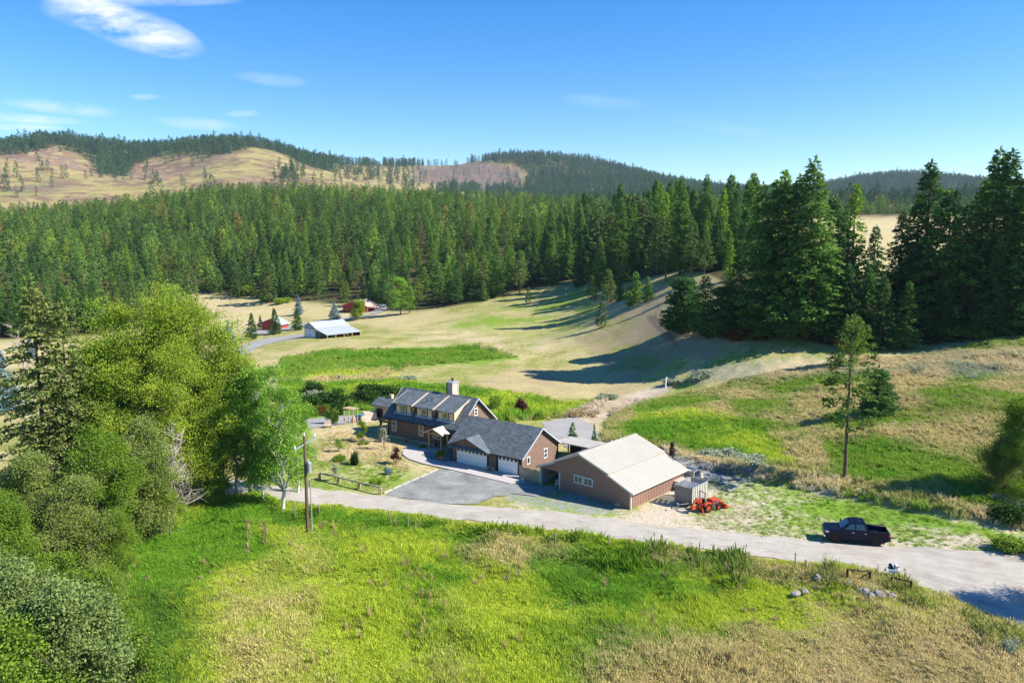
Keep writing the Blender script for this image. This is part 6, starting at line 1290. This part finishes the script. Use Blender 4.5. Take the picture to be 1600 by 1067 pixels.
for (xa, ya, xb, yb, brace, lab) in ((1323, 912, 1358, 916, True, 'dark rail gate frame with a diagonal brace in the grass'), (1392, 925, 1422, 932, False, 'dark rail gate frame nearest the mailboxes, without brace')):
    a = ground(xa, ya); b = ground(xb, yb); d = b - a; t = empty('rail_gate', a, math.atan2(d.y, d.x), lab, 'gate'); L_ = math.hypot(d.x, d.y)
    MB().tube((0, 0, -.4), (0, 0, 1.25), .09, k=9).build('post', 'darkbrown', t); MB().tube((L_, 0, -.4 + d.z), (L_, 0, 1.25 + d.z), .09, k=9).build('post', 'darkbrown', t); MB().tube((-.1, 0, 1.22), (L_ + .1, 0, 1.22 + d.z), .06, k=8).build('rail', 'darkbrown', t)
    if brace: MB().tube((L_ * .3, .02, .25), (L_, .02, 1.15 + d.z), .045, k=8).build('brace', 'darkbrown', t)
q = ground(1395, 906); t = empty('mailbox_stand', q, R(-14), 'two mailboxes, one dark and one white, on a post by the road', 'mailboxes')
MB().box(-.07, .07, -.07, .07, -.4, .95).build('post', 'greywood', t); MB().box(-.42, .42, -.26, .26, .95, 1.0).build('shelf', 'white', t); MB().box(-.42, .25, -.29, -.265, .72, .95).build('sign_board', 'white', t)
def mbox(x, mat): return MB().prism([(x + .13 * cx, -.24, 1.0 + z) for cx, z in ((-1, 0), (1, 0), (1, .17), (.8, .25), (.4, .3), (-.4, .3), (-.8, .25), (-1, .17))], (0, .48, 0)).build('mailbox', mat, t)
mbox(-.22, 'navy'); mbox(.18, 'white'); MB().box(.33, .35, -.1, .0, 1.1, 1.3).build('flag', 'red', t)
rk = [(1277, 915, .45, .6), (1296, 912, .6, .3), (1306, 914, .7, .35), (1326, 922, .6, .3), (1345, 925, .4, .3), (1352, 922, .45, .3), (1343, 933, .55, .3), (1352, 935, .5, .35), (1364, 931, .4, .3), (1371, 938, .65, .45), (1377, 940, .5, .3), (1393, 941, .5, .3), (1243, 936, .5, .22), (1257, 933, .4, .22), (1360, 940, .5, .3), (1384, 936, .4, .3)]
for i, (x, y, s, h) in enumerate(rk):
    g = ground(x, y - 2); rock('rock', (g.x, g.y, g.z + .38), (s, s * .75, h), 40 + i, {0: 'pale upright rock standing apart, leftmost of the pile', 9: 'largest pale rock of the pile below the rail gate'}.get(i, 'grey rock below the rail gates, ' + ['', 'beside the upright one', 'flat, right of the upright one', 'small, left of the diagonal brace', 'small, under the braced gate', 'highest under the braced gate', 'left in the main heap', 'second in the main heap', 'top of the main heap', '', 'right of the largest pale one', 'rightmost of the pile', 'flat, lowest left in the grass', 'flat, beside the lowest left one', 'lowest of the main heap', 'behind the largest pale one'][i]), group='rocks below the rail gates')

# ------------------------------------------------------------------ far barn, red house, red shed
def barn():
    a = ground(476, 527); b = ground(503, 528.5); d = b - a; t = empty('white_barn', a, math.atan2(d.y, d.x), 'pale metal barn with two roll-up doors and an open lean-to', 'barn')
    w = 6.6; D = 12.0; e = 3.4; pk = 4.9
    MB().prism([(0, 0, -.5), (w, 0, -.5), (w, 0, e), (w / 2, 0, pk), (0, 0, e)], (0, D, 0)).build('wall', 'galv', t)
    for i in range(2):
        dd = MB().box(.45 + i * 3.05, 3.05 + i * 3.05, -.08, .05, 0, 2.9).build('roll_door', 'white', t)
        for j in range(4): MB().box(.7 + i * 3.05 + j * .58, 1.1 + i * 3.05 + j * .58, -.1, -.07, 2.15, 2.4).build('pane', 'glass', dd)
        MB().box(.35 + i * 3.05, 3.15 + i * 3.05, -.09, -.02, 2.9, 3.05).build('door_frame', 'darkbrown', dd)
    MB().prism([(-.3, -.3, e - .05), (w / 2, -.3, pk + .05), (w / 2, -.3, pk + .17), (-.3, -.3, e + .07)], (0, D + .6, 0)).build('roof', 'flash', t)
    MB().prism([(w + .3, -.3, e - .05), (w / 2, -.3, pk + .05), (w / 2, -.3, pk + .17), (w + .3, -.3, e + .07)], (0, D + .6, 0)).build('roof', 'flash', t)
    MB().prism([(w + .2, -.3, e - .25), (w + 6.6, -.3, e - 1.55), (w + 6.6, -.3, e - 1.43), (w + .2, -.3, e - .13)], (0, D + .6, 0)).build('lean_to_roof', 'flash', t)
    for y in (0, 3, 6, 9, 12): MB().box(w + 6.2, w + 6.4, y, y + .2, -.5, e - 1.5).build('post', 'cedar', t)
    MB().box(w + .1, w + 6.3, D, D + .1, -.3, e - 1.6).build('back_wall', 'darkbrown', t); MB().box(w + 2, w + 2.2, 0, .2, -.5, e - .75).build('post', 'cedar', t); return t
bt = barn()
for i, (x, y, m, s) in enumerate([(528, 525, 'cedar', 1.1), (535, 524, 'cover', 1.0), (541, 523, 'palewood', 1.2), (548, 521, 'blue', 1.0), (552, 520, 'cedar', .9), (520, 527, 'greywood', .9), (558, 520, 'palewood', 1.0)]):
    q = ground(x, y); o = MB().box(-s * .7, s * .7, -s * .4, s * .4, 0, s * .7).build('stored_crate', m, None, .08); o.location = q; o.rotation_euler = (0, 0, i * .7); meta(o, ['orange-brown crate under the barn lean-to', 'beige crate under the barn lean-to, second from left', 'pale wood stack in the middle of the lean-to', 'blue container under the barn lean-to', 'brown crate right of the blue container', 'grey box at the left mouth of the lean-to', 'pale crate at the right end of the lean-to'][i], 'crate')
def red_house():
    a = ground(536, 488); b = ground(572, 486); d = b - a; t = empty('red_house', a, R(-20), 'red farmhouse with low-pitched reddish roof at the forest edge', 'house'); w = 11.5; D = 9; e = 2.9; pk = 4.9
    MB().prism([(0, 0, -.6), (w, 0, -.6), (w, 0, e), (w / 2, 0, pk), (0, 0, e)], (0, D, 0)).build('wall', 'barnred', t)
    for x in (-.7, w + .7): MB().prism([(x, -.8, e - .25), (w / 2, -.8, pk + .05), (w / 2, -.8, pk + .25), (x, -.8, e - .05)], (0, D + 1.4, 0)).build('roof', 'stone', t)
    for x in (1.5, 5.2, 8.6): MB().box(x, x + 1.3, -.06, .05, .9, 2.1).build('window', 'glass', t)
    MB().box(w, w + 3.2, 1, 7, 2.2, 2.35).build('carport_roof', 'stone', t); MB().box(w + 2.9, w + 3.1, 1.1, 1.3, -.6, 2.2).build('post', 'cedar', t)
    MB().box(4.9, 5.5, 5, 5.6, 4.6, 6.0).build('chimney', 'navy', t); MB().box(6.1, 6.5, 5.2, 5.6, 4.4, 5.8).build('chimney', 'navy', t)
red_house()
t = empty('red_shed', ground(401, 516), R(-12), 'small red shed with grey roof and open porch between the spruces', 'shed')
MB().prism([(0, 0, -.4), (6, 0, -.4), (6, 0, 2.3), (0, 0, 3.3)][:0] or [(2.2, 0, -.4), (9.5, 0, -.4), (9.5, 0, 2.4), (5.8, 0, 4.2), (2.2, 0, 2.5)], (0, 6, 0)).build('wall', 'barnred', t)
MB().prism([(-1, -.5, 1.6), (5.8, -.5, 4.25), (5.8, -.5, 4.42), (-1, -.5, 1.77)], (0, 7, 0)).build('roof', 'stone', t); MB().prism([(10.2, -.5, 2.1), (5.8, -.5, 4.25), (5.8, -.5, 4.42), (10.2, -.5, 2.27)], (0, 7, 0)).build('roof', 'lane' if False else 'flash', t)
for y in (0, 5.5): MB().box(-.6, -.4, y, y + .2, -.4, 1.75).build('post', 'darkbrown', t)
def car():
    q = ground(595, 479); t = empty('parked_car', q, R(15), 'small white car parked beside the red house', 'car')
    MB().prism([(-2.1, -.85, .3), (2.1, -.85, .3), (2.1, -.85, .75), (1.2, -.85, .9), (-2.1, -.85, .95)], (0, 1.7, 0)).build('body', 'white', t, .08); MB().prism([(-1.9, -.75, .93), (1.0, -.75, .9), (.4, -.75, 1.4), (-1.6, -.75, 1.4)], (0, 1.5, 0)).build('cabin', 'carglass', t, .05)
    for s in (-1, 1):
        for x in (-1.3, 1.35): wheel(t, x, s * .75, .32, .2, side=s)
car()
for i, (x, y) in enumerate([(395, 505), (388, 507), (402, 503), (383, 510)]): rock('pale_rock', ground(x, y), (1.3, .9, .7), 70 + i, ['pale boulder by the farm road, second left', 'pale boulder by the farm road, third', 'pale boulder by the farm road nearest the shed', 'pale boulder by the farm road, leftmost'][i], 'cover')
print('objects', len(bpy.data.objects))
